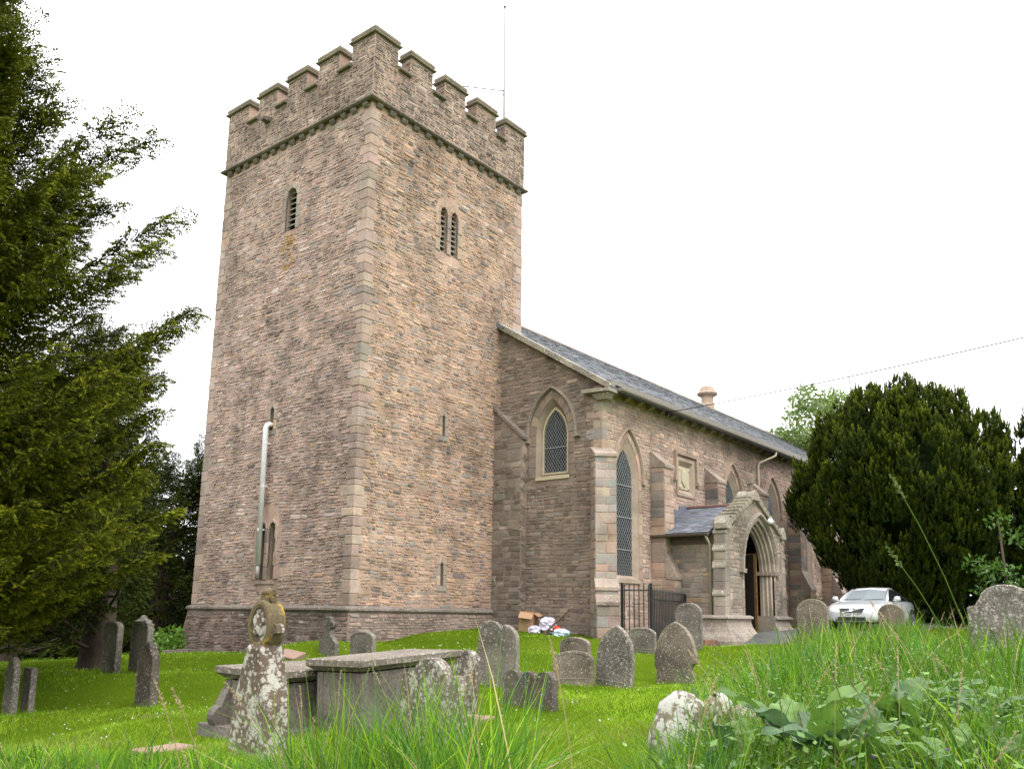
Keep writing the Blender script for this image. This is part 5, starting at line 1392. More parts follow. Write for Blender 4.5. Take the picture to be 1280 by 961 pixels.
# cabin: roof shell on pillars, glass set in
def ring_at(x, hw_, z): return (x, hw_, z)
Wb, Wt = .735, .56
ws0, ws1 = (.95, .93), (.18, 1.335)      # windscreen base and head (x, z)
bk0, bk1 = (-1.55, .97), (-.85, 1.31)
mb = MB()
mb.add([(ws0[0], -Wb, ws0[1]), (ws0[0]+.10, 0, ws0[1]), (ws0[0], Wb, ws0[1]), (ws1[0], Wt, ws1[1]-.02), (ws1[0]+.06, 0, ws1[1]), (ws1[0], -Wt, ws1[1]-.02)], [(0, 1, 4, 5), (1, 2, 3, 4)]); mb.build('windscreen', M_cglass, car, world=False)
for s_ in (-1, 1):
    mb = MB(); mb.add([(ws0[0]-.05, s_*(Wb+.03), .90), (ws1[0]-.05, s_*(Wt+.02), ws1[1]-.05), (bk1[0], s_*(Wt+.02), bk1[1]-.05), (bk0[0]+.2, s_*(Wb+.03), .93)], [(0, 1, 2, 3)]); mb.build('side_window', plain('side_glass', (.02, .022, .024), .08, spec=.8), car, world=False)
    mb = MB(); mb.tube([(ws0[0]+.06, s_*(Wb+.02), .90), (.6, s_*(.67), 1.13), (ws1[0], s_*(Wt+.01), ws1[1]-.02)], [.05, .04, .035], 8); mb.build('pillar', M_paint, car, smooth=True, world=False)
mb = MB(); R = []
for x, hw_, z in ((ws1[0]+.06, Wt, ws1[1]-.01), (-.1, Wt+.01, 1.385), (-.5, Wt, 1.385), (bk1[0], Wt-.01, bk1[1])):
    R.append([(x, -hw_, z-.05), (x, -hw_*.9, z-.005), (x, 0, z+.02), (x, hw_*.9, z-.005), (x, hw_, z-.05), (x, 0, z-.03)])
mb.rings(R); mb.build('roof', M_paint, car, smooth=True, world=False)
mb = MB(); mb.add([(bk1[0], -Wt, bk1[1]-.03), (bk1[0], Wt, bk1[1]-.03), (bk0[0], Wb, bk0[1]), (bk0[0], -Wb, bk0[1])], [(0, 1, 2, 3)]); mb.build('rear_window', M_cglass, car, world=False)
mb = MB(); mb.box(-1.0, -.66, .7, .85, .66, .905); mb.build('dashboard', M_black, car, world=False)
for s_ in (-.35, .35):
    mb = MB(); mb.box(-.35, s_-.16, .6, -.2, s_+.16, 1.1); mb.box(-.33, s_-.09, 1.1, -.24, s_+.09, 1.25); mb.build('seat', M_black, car, world=False)
# grille with its diagonal bar and badge
mb = MB(); mb.hexa([(2.22, -.36, .52), (2.22, .36, .52), (2.325, .33, .52), (2.325, -.33, .52), (2.20, -.40, .665), (2.20, .40, .665), (2.262, .39, .665), (2.262, -.39, .665)]); gr = mb.build('grille', M_black, car, world=False)
mb = MB(); mb.hexa([(2.30, -.30, .525), (2.30, -.26, .525), (2.335, -.26, .525), (2.335, -.30, .525), (2.25, .26, .655), (2.25, .30, .655), (2.28, .30, .655), (2.28, .26, .655)]); mb.build('grille_bar', M_chrome, gr, world=False)
mb = MB(); mb.hexa([(2.27, -.05, .56), (2.27, .05, .56), (2.325, .05, .56), (2.325, -.05, .56), (2.25, -.05, .63), (2.25, .05, .63), (2.30, .05, .63), (2.30, -.05, .63)]); mb.build('badge', M_chrome, gr, world=False)
for s_ in (-1, 1):
    hl = MB(); hl.hexa([(2.10, s_*.47, .56), (1.86, s_*.84, .60), (1.99, s_*.83, .575), (2.235, s_*.50, .545), (2.06, s_*.47, .69), (1.80, s_*.83, .73), (1.90, s_*.85, .72), (2.165, s_*.50, .685)])
    h_ = hl.build('headlight', plain('lamp_glass', (.42, .44, .46), .1, spec=1.0, var=.4, scale=25), car, world=False)
    m_ = MB(); m_.hexa([(1.92, s_*.835, .61), (1.84, s_*.87, .62), (1.88, s_*.875, .61), (1.96, s_*.845, .60), (1.88, s_*.84, .715), (1.80, s_*.872, .72), (1.82, s_*.878, .72), (1.92, s_*.85, .71)]); m_.build('indicator', plain('orange_lens', (.65, .10, .05), .2), h_, world=False)
    mi = MB(); mi.lathe((.72, s_*1.0, .985), [(.02, -.1), (.09, -.08), (.105, 0), (.09, .08), (.02, .1)], 10, 'y'); mi.box(.70, min(s_*.88, s_*.98), .93, .78, max(s_*.88, s_*.98), .97); mi.build('mirror', M_paint, car, smooth=True, world=False)
    m_ = MB(); m_.hexa([(2.16, s_*.46, .27), (2.02, s_*.74, .29), (2.10, s_*.78, .29), (2.29, s_*.47, .27), (2.16, s_*.46, .37), (2.02, s_*.74, .37), (2.08, s_*.79, .37), (2.27, s_*.48, .37)]); m_.build('fog_recess', M_black, car, world=False)
    for wx_ in (1.42, -1.28):
        ar = MB(); ar.lathe((wx_, s_*.72, .32), [(.36, 0), (.36, s_*.212), (.30, s_*.215)], 24, 'y'); ar.build('wheel_arch', M_black, car, world=False)
        wh = MB(); wh.lathe((wx_, s_*.72, .315), [(.20, s_*.23), (.29, s_*.235), (.315, s_*.2), (.315, s_*.04), (.2, 0)], 24, 'y'); wo = wh.build('wheel', M_tyre, car, smooth=True, world=False)
        m_ = MB(); m_.lathe((wx_, s_*.72, .315), [(.04, s_*.225), (.21, s_*.232), (.20, s_*.15), (.02, s_*.15)], 20, 'y')
        for k_ in range(5):
            a = k_*2*PI/5; m_.tube([(wx_+.04*math.cos(a), s_*.945, .315+.04*math.sin(a)), (wx_+.2*math.cos(a), s_*.945, .315+.2*math.sin(a))], .022, 6)
        m_.build('rim', M_rim, wo, world=False)
mb = MB(); mb.hexa([(2.2, -.46, .27), (2.2, .46, .27), (2.33, .42, .28), (2.33, -.42, .28), (2.2, -.44, .385), (2.2, .44, .385), (2.325, .42, .385), (2.325, -.42, .385)]); mb.build('air_intake', M_black, car, world=False)
mb = MB(); mb.hexa([(2.2, -.62, .235), (2.2, .62, .235), (2.325, .5, .24), (2.325, -.5, .24), (2.2, -.62, .262), (2.2, .62, .262), (2.33, .5, .262), (2.33, -.5, .262)]); mb.build('bumper_lip', M_chrome, car, world=False)
mb = MB(); mb.box(2.315, -.26, .395, 2.34, .26, .505); npl = mb.build('number_plate', plain('plate_white', (.75, .75, .72), .4, var=.03), car, world=False)
fc = bpy.data.curves.new('plate_text', 'FONT'); fc.body = 'CN69 ZVP'; fc.size = .115; fc.align_x = 'CENTER'; fc.align_y = 'CENTER'; fc.extrude = .001; fc.offset = .002
fo = bpy.data.objects.new('lettering', fc); COL.objects.link(fo); fc.materials.append(M_black); fo.parent = npl
fo.location = (2.343, 0, .45); fo.rotation_euler = (PI/2, 0, PI/2)
bpy.context.view_layer.update()
lm_ = bpy.data.meshes.new_from_object(fo.evaluated_get(bpy.context.evaluated_depsgraph_get()))
f2 = bpy.data.objects.new('lettering', lm_); COL.objects.link(f2); f2.parent = npl; f2.location = fo.location; f2.rotation_euler = fo.rotation_euler; bpy.data.objects.remove(fo); f2.name = 'lettering'
for s_ in (-1, 1):
    mb = MB(); mb.tube([(1.02, s_*.35-.3, .955), (.93, s_*.35+.28, .99)], .01, 5); mb.build('wiper', M_black, car, world=False)

# ------------------------------------------------------------------ overhead cable
cab = thing('overhead_cable', (9.6, -4.5, 6.5), 'thin overhead cable running from the nave eaves across the sky', 'cable')
A = np.array([9.6, NYS-.36, 6.62]); B = atd(1420, 388, 20.0)
pts = [A+(B-A)*t-np.array([0, 0, .45*4*t*(1-t)*.25]) for t in np.linspace(0, 1, 24)]
mb = MB(); mb.tube(pts, .015, 6); mb.build('wire', M_iron, cab)
mb = MB(); mb.box(9.55, NYS-.40, 6.5, 9.65, NYS-.30, 6.8); mb.build('bracket', M_iron, cab)
k_ = pts[11]; mb = MB(); mb.tube([k_, k_-np.array([0, 0, .28])], .012, 6); mb.build('clip', M_iron, cab)

# ------------------------------------------------------------------ vegetation
def unit(a): return a/np.maximum(np.linalg.norm(a, axis=-1, keepdims=True), 1e-9)
def rhombi(B, D, L, W_, r, flat=None):
    """leaf shapes: base B, direction D, length L, width W_; four points each"""
    n = len(B); S = np.cross(D, r.normal(size=(n, 3)) if flat is None else flat); S = unit(S)
    L = np.asarray(L).reshape(-1, 1); W_ = np.asarray(W_).reshape(-1, 1)
    V = np.stack([B, B+D*L*.45+S*W_*.5, B+D*L, B+D*L*.45-S*W_*.5], 1)
    return V.reshape(-1, 3), np.arange(n*4).reshape(n, 4)

def yew_template(r, n_tw=15, nl=.05, nw=.014, sp=.032):
    """a flat drooping spray about 1 m long: twigs either side, needles along the twigs"""
    B, D, T = [], [], []; tw = []
    def axis(t): return np.array([t, .04*math.sin(3*t), .05*t-.16*t*t])
    for i in range(n_tw):
        t = .08+.9*i/n_tw; s = 1 if i % 2 else -1
        l = (.36*(1-t)**.7+.07)*(.7+.6*r.random()); a = math.radians(48+14*r.random())
        d = np.array([math.cos(a), s*math.sin(a), -.15-.55*r.random()]); p0 = axis(t); tw.append((p0, p0+d*l))
        k = max(3, int(l/sp))
        for j in range(k):
            u = (j+.5)/k; p = p0+d*l*u+np.array([0, 0, -.10*l*u*u])
            for ss in (1, -1):
                nd = d*.75+np.array([-d[1], d[0], 0])*ss*.75+np.array([0, 0, -.05+.25*(r.random()-.5)])
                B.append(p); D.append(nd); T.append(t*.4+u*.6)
        B.append(p0+d*l); D.append(d+np.array([0, 0, -.2])); T.append(1.0)
    for j in range(int(1/sp)):
        p = axis(j*sp)
        for ss in (1, -1): B.append(p); D.append(np.array([.75, ss*.7, .1*(r.random()-.5)])); T.append(j*sp*.6)
    B, D, T = np.array(B), unit(np.array(D)), np.array(T)
    n = len(B); L = nl*(.7+.6*r.random(n))
    S = unit(np.cross(D, r.normal(size=(n, 3))))*(nw*.5*(.8+.4*r.random(n)))[:, None]
    V = np.stack([B-S+D*L[:, None]*.15, B+S+D*L[:, None]*.15, B+D*L[:, None]], 1).reshape(-1, 3)
    return V, np.arange(n*3).reshape(n, 3), np.repeat(T, 3), None
def place_sprays(temps, items, r, dark, light):
    VV, FF, CC, b = [], [], [], 0
    for (p, x, z, s) in items:
        V, F, T, _ = temps[r.integers(len(temps))]
        x = x/np.linalg.norm(x); y = np.cross(z, x); y = y/(np.linalg.norm(y)+1e-9); z = np.cross(x, y)
        m = np.stack([x, y*(1 if r.random() < .5 else -1), z])
        W_ = V*s@m+p
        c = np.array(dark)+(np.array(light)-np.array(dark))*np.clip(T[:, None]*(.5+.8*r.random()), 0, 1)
        VV.append(W_); FF.append(F+b); CC.append(c*(.8+.4*r.random())); b += len(V)
    return np.concatenate(VV), np.concatenate(FF), np.concatenate(CC)
def proj(P):
    d = np.asarray(P)-CAM; z = d@cf; return 640+FPX*(d@cr)/z, 580.5-FPX*(d@cu)/z
SIL = [(-400, 20), (0, 42), (60, 50), (110, 66), (150, 118), (200, 115), (260, 140), (300, 160), (400, 178), (450, 192), (520, 198), (560, 205), (640, 225), (690, 200), (725, 115), (800, 95), (900, 60)]
def yew(label, base, height, radius, nl, tips, seed, dark, light, temps, step=.30, sil=None, window=None, zmin=1.0, group=None, trunk_r=.45, size=(.55, .95), name='yew_tree'):
    r = np.random.default_rng(seed); base = np.array(base, float)
    e = thing(name, tuple(base), label, 'tree', group)
    mb = MB(); pts = [base+np.array([.25*math.sin(h*.5+seed), .2*math.cos(h*.4), h]) for h in np.linspace(-.5, height*.8, 12)]
    mb.tube(pts, [trunk_r*(1-.9*i/11)*(1.5 if i == 0 else 1) for i in range(12)], 10); mb.build('trunk', M_bark, e, smooth=True)
    def trunk_at(h): return np.array([np.interp(h, np.linspace(-.5, height*.8, 12), [p[k]-base[k] for p in pts]) for k in range(3)])+base
    limbs = []
    for t in tips:
        t = np.array(t); h = max(.8, (t[2]-base[2])-1.3-.6*r.random()-.12*np.linalg.norm((t-base)[:2])); limbs.append((trunk_at(min(h, height*.75)), t))
    for k_ in range(window or 0):           # limbs reaching towards the churchyard
        py = -130+(960*r.random() if r.random() < .62 else 480*r.random()); lim = np.interp(py, [q_[0] for q_ in sil], [q_[1] for q_ in sil])-12
        t = atd(lim-10-(lim+180)*r.random()**1.25, py, 12.6+4.6*r.random() if py < 735 else 16.6+1.6*r.random())
        if t[2] < base[2]+zmin: continue
        limbs.append((trunk_at(min(max(.6, t[2]-base[2]-1.1-.8*r.random()-.12*np.linalg.norm((t-base)[:2])), height*.75)), t))
    tries = 0; nl += len(limbs)
    while len(limbs) < nl and tries < nl*30:
        tries += 1
        h = zmin+(height-zmin)*r.random()**.9; a = r.random()*2*PI; R_ = radius(h/height)*(.45+.55*r.random()**.5)
        t = base+np.array([R_*math.cos(a), R_*math.sin(a), h+.15*R_])
        if sil is not None:
            x, y = proj(t)
            if x > np.interp(y, [s[0] for s in sil], [s[1] for s in sil])-45*r.random(): continue
        limbs.append((trunk_at(min(height*.78, max(.4, h-.28*R_-.3))), t))
    items = []; lb = MB()
    for li_, (a, t) in enumerate(limbs):
        L = np.linalg.norm(t-a); main = li_ < len(tips); side = unit(np.cross(t-a, [0, 0, 1.0])); n = max(4, int(L/step*(1.35 if main else 1)))
        bow = np.array([0, 0, -.10*L])+side*(r.random()-.5)*.25*L
        def pt(u): return a+(t-a)*u+bow*4*u*(1-u)*.5
        lb.tube([pt(u) for u in np.linspace(0, 1, 7)], [max(.006, .055*(1-u)**1.1*min(1, L/4)) for u in np.linspace(0, 1, 7)], 5)
        for i in range(n):
            u = .30+.70*(i+r.random())/n; p = pt(u); d = unit(pt(min(1, u+.05))-pt(u-.05))
            s = 1 if i % 2 else -1
            x = d*(.55+.5*u)+side*s*(.9-.35*u)+np.array([0, 0, -.18+.3*(r.random()-.5)])
            z = np.array([0, 0, 1.0])+r.normal(size=3)*.55
            items.append((p, x, z, (size[0]+(size[1]-size[0])*r.random())*(1.05-(.22 if main else .5)*u)))
        items.append((pt(.93), unit(pt(1.0)-pt(.9))+np.array([0, 0, .05]), np.array([0, 0, 1.0])+r.normal(size=3)*.2, size[0]))
    lb.build('branches', M_bark, e, smooth=True)['kind'] = 'stuff'
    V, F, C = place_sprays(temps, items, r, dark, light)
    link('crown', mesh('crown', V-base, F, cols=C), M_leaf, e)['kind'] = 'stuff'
    return e
tr = np.random.default_rng(31)
T_near = [yew_template(tr, 11, .145, .066, .085) for _ in range(6)]
T_far = [yew_template(tr, 10, .13, .058, .075) for _ in range(5)]
YL = atd(-230, 850, 15.5); YL = (YL[0], YL[1], gz1(YL[0], YL[1]))
tips = [atd(t[0]-16, t[1], t[2]) for t in [(42, 28, 15), (60, 72, 16), (66, 96, 14.5), (80, 128, 15), (156, 150, 15.5), (198, 177, 16), (122, 214, 15), (142, 258, 16), (222, 275, 16), (206, 312, 15), (162, 345, 16), (250, 391, 16.5), (222, 412, 15.2), (196, 438, 16), (203, 478, 15.5), (198, 520, 16), (206, 558, 15), (178, 600, 15), (222, 640, 17), (205, 690, 16), (150, 660, 14.5), (90, 690, 14.5), (50, 640, 13.5), (110, 560, 14), (130, 470, 14)]]
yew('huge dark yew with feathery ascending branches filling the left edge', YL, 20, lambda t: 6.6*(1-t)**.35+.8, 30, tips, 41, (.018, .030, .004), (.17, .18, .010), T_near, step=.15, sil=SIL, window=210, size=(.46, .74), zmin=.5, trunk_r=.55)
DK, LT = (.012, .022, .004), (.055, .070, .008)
b_ = atd(205, 800, 30); yew('dark yew standing behind the tower corner, right of the huge yew', (b_[0], b_[1], gz1(b_[0], b_[1])), 7.0, lambda t: 3.0*(1-t)**.5+.4, 110, [], 42, DK, LT, T_far, step=.34, zmin=.8, group='yews behind the graveyard slope', size=(.8, 1.3))
b_ = atd(112, 832, 19.5); yew('dark yew with a broad trunk behind the two gravestones on the slope', (b_[0], b_[1], gz1(b_[0], b_[1])), 7.6, lambda t: 3.4*(1-t)**.4+.3, 130, [], 45, DK, LT, T_far, step=.26, sil=SIL, zmin=1.5, group='yews behind the graveyard slope', size=(.6, 1.0), trunk_r=.42)
b_ = atd(20, 830, 27); yew('dark yew at the far left behind the huge yew trunk', (b_[0], b_[1], gz1(b_[0], b_[1])), 9, lambda t: 4.0*(1-t)**.5+.3, 90, [], 43, DK, LT, T_far, step=.36, zmin=.5, group='yews behind the graveyard slope', size=(.9, 1.4))
b_ = atd(120, 810, 36); yew('dark yew deepest in the shade between two other yews', (b_[0], b_[1], gz1(b_[0], b_[1])), 9.5, lambda t: 4.2*(1-t)**.5+.3, 90, [], 44, DK, LT, T_far, step=.36, zmin=.3, group='yews behind the graveyard slope', size=(.9, 1.4))

def irish_yew(label, base, prof, n, seed, group=None, cx=1.0, core=.66, trunks=5):
    """upright yew: dense vertical shoots over a vase-shaped crown, several dark stems"""
    r = np.random.default_rng(seed); base = np.array(base, float); e = thing('irish_yew', tuple(base), label, 'tree', group)
    H = [p[0] for p in prof]; Rr = [p[1] for p in prof]; top = H[-1]
    ph = r.random(8)*6
    def rad(h, a): return np.interp(h, H, Rr)*(1+.07*np.sin(3*a+ph[0]+h*.8)+.05*np.sin(7*a+ph[1]-h*1.3)+.03*np.sin(13*a+ph[2]+2*h))
    hh = np.linspace(H[0], top, 300); wgt = np.interp(hh, H, Rr)+.35; cdf = np.cumsum(wgt); cdf /= cdf[-1]
    npl_ = n//20; hp = np.interp(r.random(npl_), cdf, hh); ap = r.random(npl_)*2*PI; Rp = rad(hp, ap)*(.90+.10*r.random(npl_))
    C0 = np.stack([Rp*np.cos(ap)*cx, Rp*np.sin(ap), hp-.35], 1); Hp = .5+.55*r.random(npl_)**1.5; wp = .13+.12*r.random(npl_)
    axp = unit(np.stack([np.cos(ap)*.30*(1-hp/top), np.sin(ap)*.30*(1-hp/top), np.ones(npl_)], 1)+r.normal(size=(npl_, 3))*.07)
    ip = np.repeat(np.arange(npl_), 20); n = len(ip); tp_ = r.random(n); g = r.random(n)*2*PI
    rr_ = wp[ip]*np.sqrt(np.maximum(.03, 1-tp_**1.6))*(.6+.5*r.random(n))
    P = base+C0[ip]+axp[ip]*(Hp[ip]*tp_)[:, None]+np.stack([np.cos(g)*rr_, np.sin(g)*rr_, 0*g], 1)
    ax_ = unit(axp[ip]+np.stack([np.cos(g), np.sin(g), 0*g], 1)*(.55*(1-tp_))[:, None]+r.normal(size=(n, 3))*.12)
    h = hp[ip]; cl = .25+.75*tp_
    k = 22; sl = (.16+.20*r.random(n)); t = (np.arange(k)+.5)/k
    B = P[:, None]+ax_[:, None]*(sl[:, None]*t)[..., None]; an = (np.arange(k)*2.4)[None]+r.random(n)[:, None]*6
    u = unit(np.cross(ax_, np.array([1.0, .3, 0]))); v = np.cross(ax_, u)
    out = u[:, None]*np.cos(an)[..., None]+v[:, None]*np.sin(an)[..., None]
    D = unit(out*(.9-.55*t)[None, :, None]+ax_[:, None]*(.45+.5*t)[None, :, None]); Lf = (.095*(1.15-.55*t)[None]*(.8+.4*r.random((n, k))))
    S = unit(np.cross(D, out+r.normal(size=D.shape)*.3)); w_ = .026
    V = np.stack([B-S*w_, B+S*w_, B+D*Lf[..., None]], 2).reshape(-1, 3); F = np.arange(n*k*3).reshape(-1, 3)
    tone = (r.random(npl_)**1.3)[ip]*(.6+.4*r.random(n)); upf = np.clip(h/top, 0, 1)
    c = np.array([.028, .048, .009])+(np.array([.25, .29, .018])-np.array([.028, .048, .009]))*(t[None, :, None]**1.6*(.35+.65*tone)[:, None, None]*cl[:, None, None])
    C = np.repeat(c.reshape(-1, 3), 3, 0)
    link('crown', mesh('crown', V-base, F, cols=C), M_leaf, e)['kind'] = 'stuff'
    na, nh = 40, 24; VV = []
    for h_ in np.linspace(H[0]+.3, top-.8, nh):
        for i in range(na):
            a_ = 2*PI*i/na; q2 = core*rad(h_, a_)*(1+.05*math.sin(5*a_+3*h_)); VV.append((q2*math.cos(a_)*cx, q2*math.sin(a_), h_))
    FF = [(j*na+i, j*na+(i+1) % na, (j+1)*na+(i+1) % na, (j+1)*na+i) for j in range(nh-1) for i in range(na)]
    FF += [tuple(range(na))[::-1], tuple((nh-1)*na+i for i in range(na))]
    link('shade_core', mesh('shade_core', VV, FF, cols=np.tile([.010, .018, .006], (len(VV), 1))), M_core, e)  # opaque hull added to block light and read as shaded interior
    for i in range(trunks):
        a_ = 2*PI*i/trunks+seed; mb = MB(); mb.tube([base+np.array([.18*math.cos(a_)*q2+.5*math.cos(a_)*q2*q2, .18*math.sin(a_)*q2+.5*math.sin(a_)*q2*q2, -.4+q2*2.2]) for q2 in np.linspace(0, 1.4, 6)], [.2, .17, .15, .13, .11, .09], 7); mb.build('trunk', M_bark, e, smooth=True)
    return e
b_ = atd(1140, 792, 31.5); irish_yew('broad dark yew with upright shoots, standing over the parked car', (b_[0], b_[1], gz1(b_[0], b_[1])), [(.5, .9), (1.3, 1.6), (2.3, 2.5), (3.4, 3.2), (4.8, 3.62), (6.0, 3.55), (7.1, 3.05), (7.9, 2.3), (8.4, 1.4), (8.65, .2)], 22000, 51)
b_ = atd(1330, 795, 30); irish_yew('dark upright yew cut off by the right edge', (b_[0], b_[1], gz1(b_[0], b_[1])), [(1.2, .6), (2.0, 1.2), (3.2, 1.75), (4.6, 1.7), (6.0, 1.2), (7.0, .7), (8.1, .08)], 4600, 52)

def leafy(name, label, base, clumps, n, size, pal, seed, cat='shrub', trunk=None, mat=None, group=None, up=.25):
    """crown of many small leaves gathered in clumps; trunk = list of polylines with radii"""
    r = np.random.default_rng(seed); base = np.array(base, float); e = thing(name, tuple(base), label, cat, group)
    cl = np.array(clumps, float); w_ = cl[:, 3]**2; k = r.choice(len(cl), n, p=w_/w_.sum())
    d = unit(r.normal(size=(n, 3)))*(r.random((n, 1))**.45); P = cl[k, :3]+d*cl[k, 3:4]*np.array([1, 1, .8])
    D = unit(d+r.normal(size=(n, 3))*.7+np.array([0, 0, up-.3])); L = size*(.6+.8*r.random(n))
    V, F = rhombi(P, D, L, L*.55, r)
    pc = np.array(pal)[r.integers(len(pal), size=n)]*(.7+.6*r.random((n, 1)))*(.75+.5*r.random(len(cl)))[k][:, None]
    link('crown', mesh('crown', V, F, cols=np.repeat(pc, 4, 0)), mat or M_broad, e)['kind'] = 'stuff'
    for pts, rad_ in trunk or []:
        mb = MB(); mb.tube([base+np.array(p) for p in pts], rad_, 6); mb.build('trunk' if rad_[0] > .08 else 'branch', M_bark, e, smooth=True)
    return e
r = np.random.default_rng(60)
# airy broadleaf tree beyond the nave
b_ = atd(1030, 640, 58); base = (b_[0], b_[1], -.5); tk_ = []; cl_ = []
for i in range(16):
    a = r.random()*6.28; R_ = .6+3.9*r.random(); hz = 11.3+4.0*r.random()-.3*R_; tip = (R_*math.cos(a), R_*math.sin(a), hz)
    tk_.append(([(0, 0, 5.0), (tip[0]*.4, tip[1]*.4, 5+(hz-5)*.55), tip], [.12, .07, .025]))
    cl_ += [(tip[0]+r.normal()*.5, tip[1]+r.normal()*.5, tip[2]+r.normal()*.5, .55+.5*r.random()) for _ in range(5)]
tk_.insert(0, ([(0, 0, -.5), (.1, 0, 3), (0, .1, 5.2)], [.28, .22, .16]))
leafy('broadleaf_tree', 'airy pale green broadleaf tree beyond the nave roof', base, cl_, 8500, .27, [(.14, .20, .045), (.17, .23, .06), (.10, .16, .035)], 61, 'tree', tk_)
def clump_ball(r, R_, H, n, s): return [((2*r.random()-1)*R_, (2*r.random()-1)*R_, H*r.random(), s*(.6+.7*r.random())) for _ in range(n)]
b_ = atd(212, 812, 27.5); leafy('shrub', 'bright green leafy shrub behind the left corner of the tower', (b_[0], b_[1], gz1(b_[0], b_[1])), clump_ball(r, 1.4, .75, 16, .42), 2600, .13, [(.10, .21, .02), (.14, .26, .03), (.07, .15, .02)], 62)
leafy('shrub', 'small dark green bush against the wall right of the porch', (15.4, -6.6, -.4), clump_ball(r, .25, .95, 8, .28), 900, .075, [(.035, .075, .015), (.06, .11, .02), (.12, .10, .02)], 63)
leafy('climbing_plant', 'leafy climbing plant on the nave wall behind the car', (28.4, -4.2, -.3), [(.4*(r.random()-.5), -.05, 1.8*r.random(), .28) for _ in range(14)], 1100, .09, [(.07, .10, .02), (.11, .12, .03)], 64, 'plant')
b_ = atd(1256, 700, 26); leafy('sapling', 'young leafy tree showing bright leaves between two dark yews', (b_[0], b_[1], gz1(b_[0], b_[1])), [(.35*r.normal(), .35*r.normal(), 1.4+2.2*r.random(), .35) for _ in range(8)], 420, .15, [(.05, .11, .015), (.07, .14, .02)], 65, 'tree', [([(0, 0, -.3), (.1, 0, 1.5), (0, .1, 3.6)], [.07, .05, .02])])
dkp = [(.012, .025, .006), (.018, .034, .007), (.009, .018, .005)]
for i, (px, py, D_, R_, H, lab) in enumerate([(1120, 785, 44, 2.6, 4.2, 'dark evergreen bush beyond the parked car'), (1200, 785, 40, 2.8, 4.6, 'dark evergreen bush directly behind the broad yew trunk'), (1290, 785, 42, 3.0, 6.0, 'dark evergreen bush beyond the right edge yew'),
        (-40, 830, 34, 4.5, 7.0, 'dark bush at the far left behind the yews'), (70, 815, 42, 4.0, 6.0, 'dark bush deep behind the yew trunks'), (165, 805, 44, 4.0, 6.0, 'dark bush behind the two ornamented gravestones'), (228, 800, 48, 3.5, 5.0, 'dark bush closing the gap beside the tower'), (-190, 830, 30, 5, 8, 'dark bush outermost on the left')]):
    b_ = atd(px, py, D_); leafy('evergreen_bush', lab, (b_[0], b_[1], gz1(b_[0], b_[1])-.2), [(R_*(2*r.random()-1), R_*(2*r.random()-1), H*r.random()**1.1, 1.1) for _ in range(34)], 7000, .30, dkp, 70+i, 'shrub', [([(0, 0, -.5), (.1, 0, H*.3), (0, .1, H*.7)], [.2, .14, .05])], mat=M_leaf, group='dark bushes round the churchyard edge')

# ---- lawn: short mown blades, thickest near the camera
r = np.random.default_rng(80)
def polar(n, px0, px1, d0, d1, r, logd=True):
    px = px0+(px1-px0)*r.random(n); a = YAW+np.arctan((px-640)/FPX)
    D_ = np.exp(np.log(d0)+(np.log(d1)-np.log(d0))*r.random(n)) if logd else np.sqrt(d0*d0+(d1*d1-d0*d0)*r.random(n))
    D_ = D_/np.cos(a-YAW)
    return CAM[0]+D_*np.sin(a), CAM[1]+D_*np.cos(a), D_
def open_ground(x, y):
    return ~(((x > -.25) & (y > -.25) & (x < 8)) | ((x > 5.9) & (y > NYS-.1)) | ((x > 8.6) & (y > -8.4) & (x < 14.6)) | ((x > 9.5) & (y > -10.2) & (y < -5)) )
def blades(x, y, z, h, w_, lean, cols, r, seg=1):
    n = len(x); a = r.random(n)*2*PI; f = r.random(n)*2*PI
    dx, dy = np.cos(a), np.sin(a); sx, sy = np.cos(f), np.sin(f)
    rows = []
    for k in range(seg+1):
        t = k/seg; o_ = lean*h*t**1.8; zz = h*(t-.35*lean*t*t)
        c = np.stack([x+dx*o_, y+dy*o_, z+zz], 1)
        if k == seg: rows.append(c[:, None])
        else:
            ww = w_*(1-.75*t**1.5)*.5
            s = np.stack([sx*ww, sy*ww, np.zeros(n)], 1); rows.append(np.stack([c-s, c+s], 1))
    V = np.concatenate(rows, 1); m = V.shape[1]; b = (np.arange(n)*m)[:, None]
    F = []
    for k in range(seg-1): F.append(b+np.array([[2*k, 2*k+1, 2*k+3, 2*k+2]]))
    T = b+np.array([[2*seg-2, 2*seg-1, 2*seg]])
    tt = np.concatenate([np.repeat(np.arange(seg)/seg, 2), [1.0]])
    C = cols[:, None]*(.9+.2*tt)[None, :, None]
    return V.reshape(-1, 3), ([np.concatenate(F)] if F else [])+[T], C.reshape(-1, 3)
GPAL = np.array([(.145, .235, .007), (.195, .285, .010), (.10, .175, .006), (.25, .30, .025), (.165, .255, .009)])
n = 230000; x, y, D_ = polar(n, -260, 1560, 5.0, 36, r); ok = open_ground(x, y); x, y, D_ = x[ok], y[ok], D_[ok]; n = len(x)
patch = np.sin(x*.9+1.3)*np.sin(y*.8+.4)+.6*np.sin(x*2.3-y*1.7)
GPAL = 1.2*GPAL*np.array([1, 1.13, 1.5])
cols = GPAL[r.integers(len(GPAL), size=n)]*(.75+.5*r.random((n, 1)))*(1+.20*patch[:, None])
dp_ = np.zeros(n)
for px_, D0, rad_ in ((745, 7.2, .8), (700, 8.0, .5), (800, 9.3, .6), (600, 10.5, .5), (90, 9.0, .7), (660, 9.6, .4), (900, 14, .5), (520, 13, .4), (300, 9, .5), (790, 16, .5), (700, 13, .35), (200, 13, .5)):
    p_ = atd(px_, 900, D0); dp_ = np.maximum(dp_, np.exp(-((x-p_[0])**2+(y-p_[1])**2)/rad_**2*1.6))
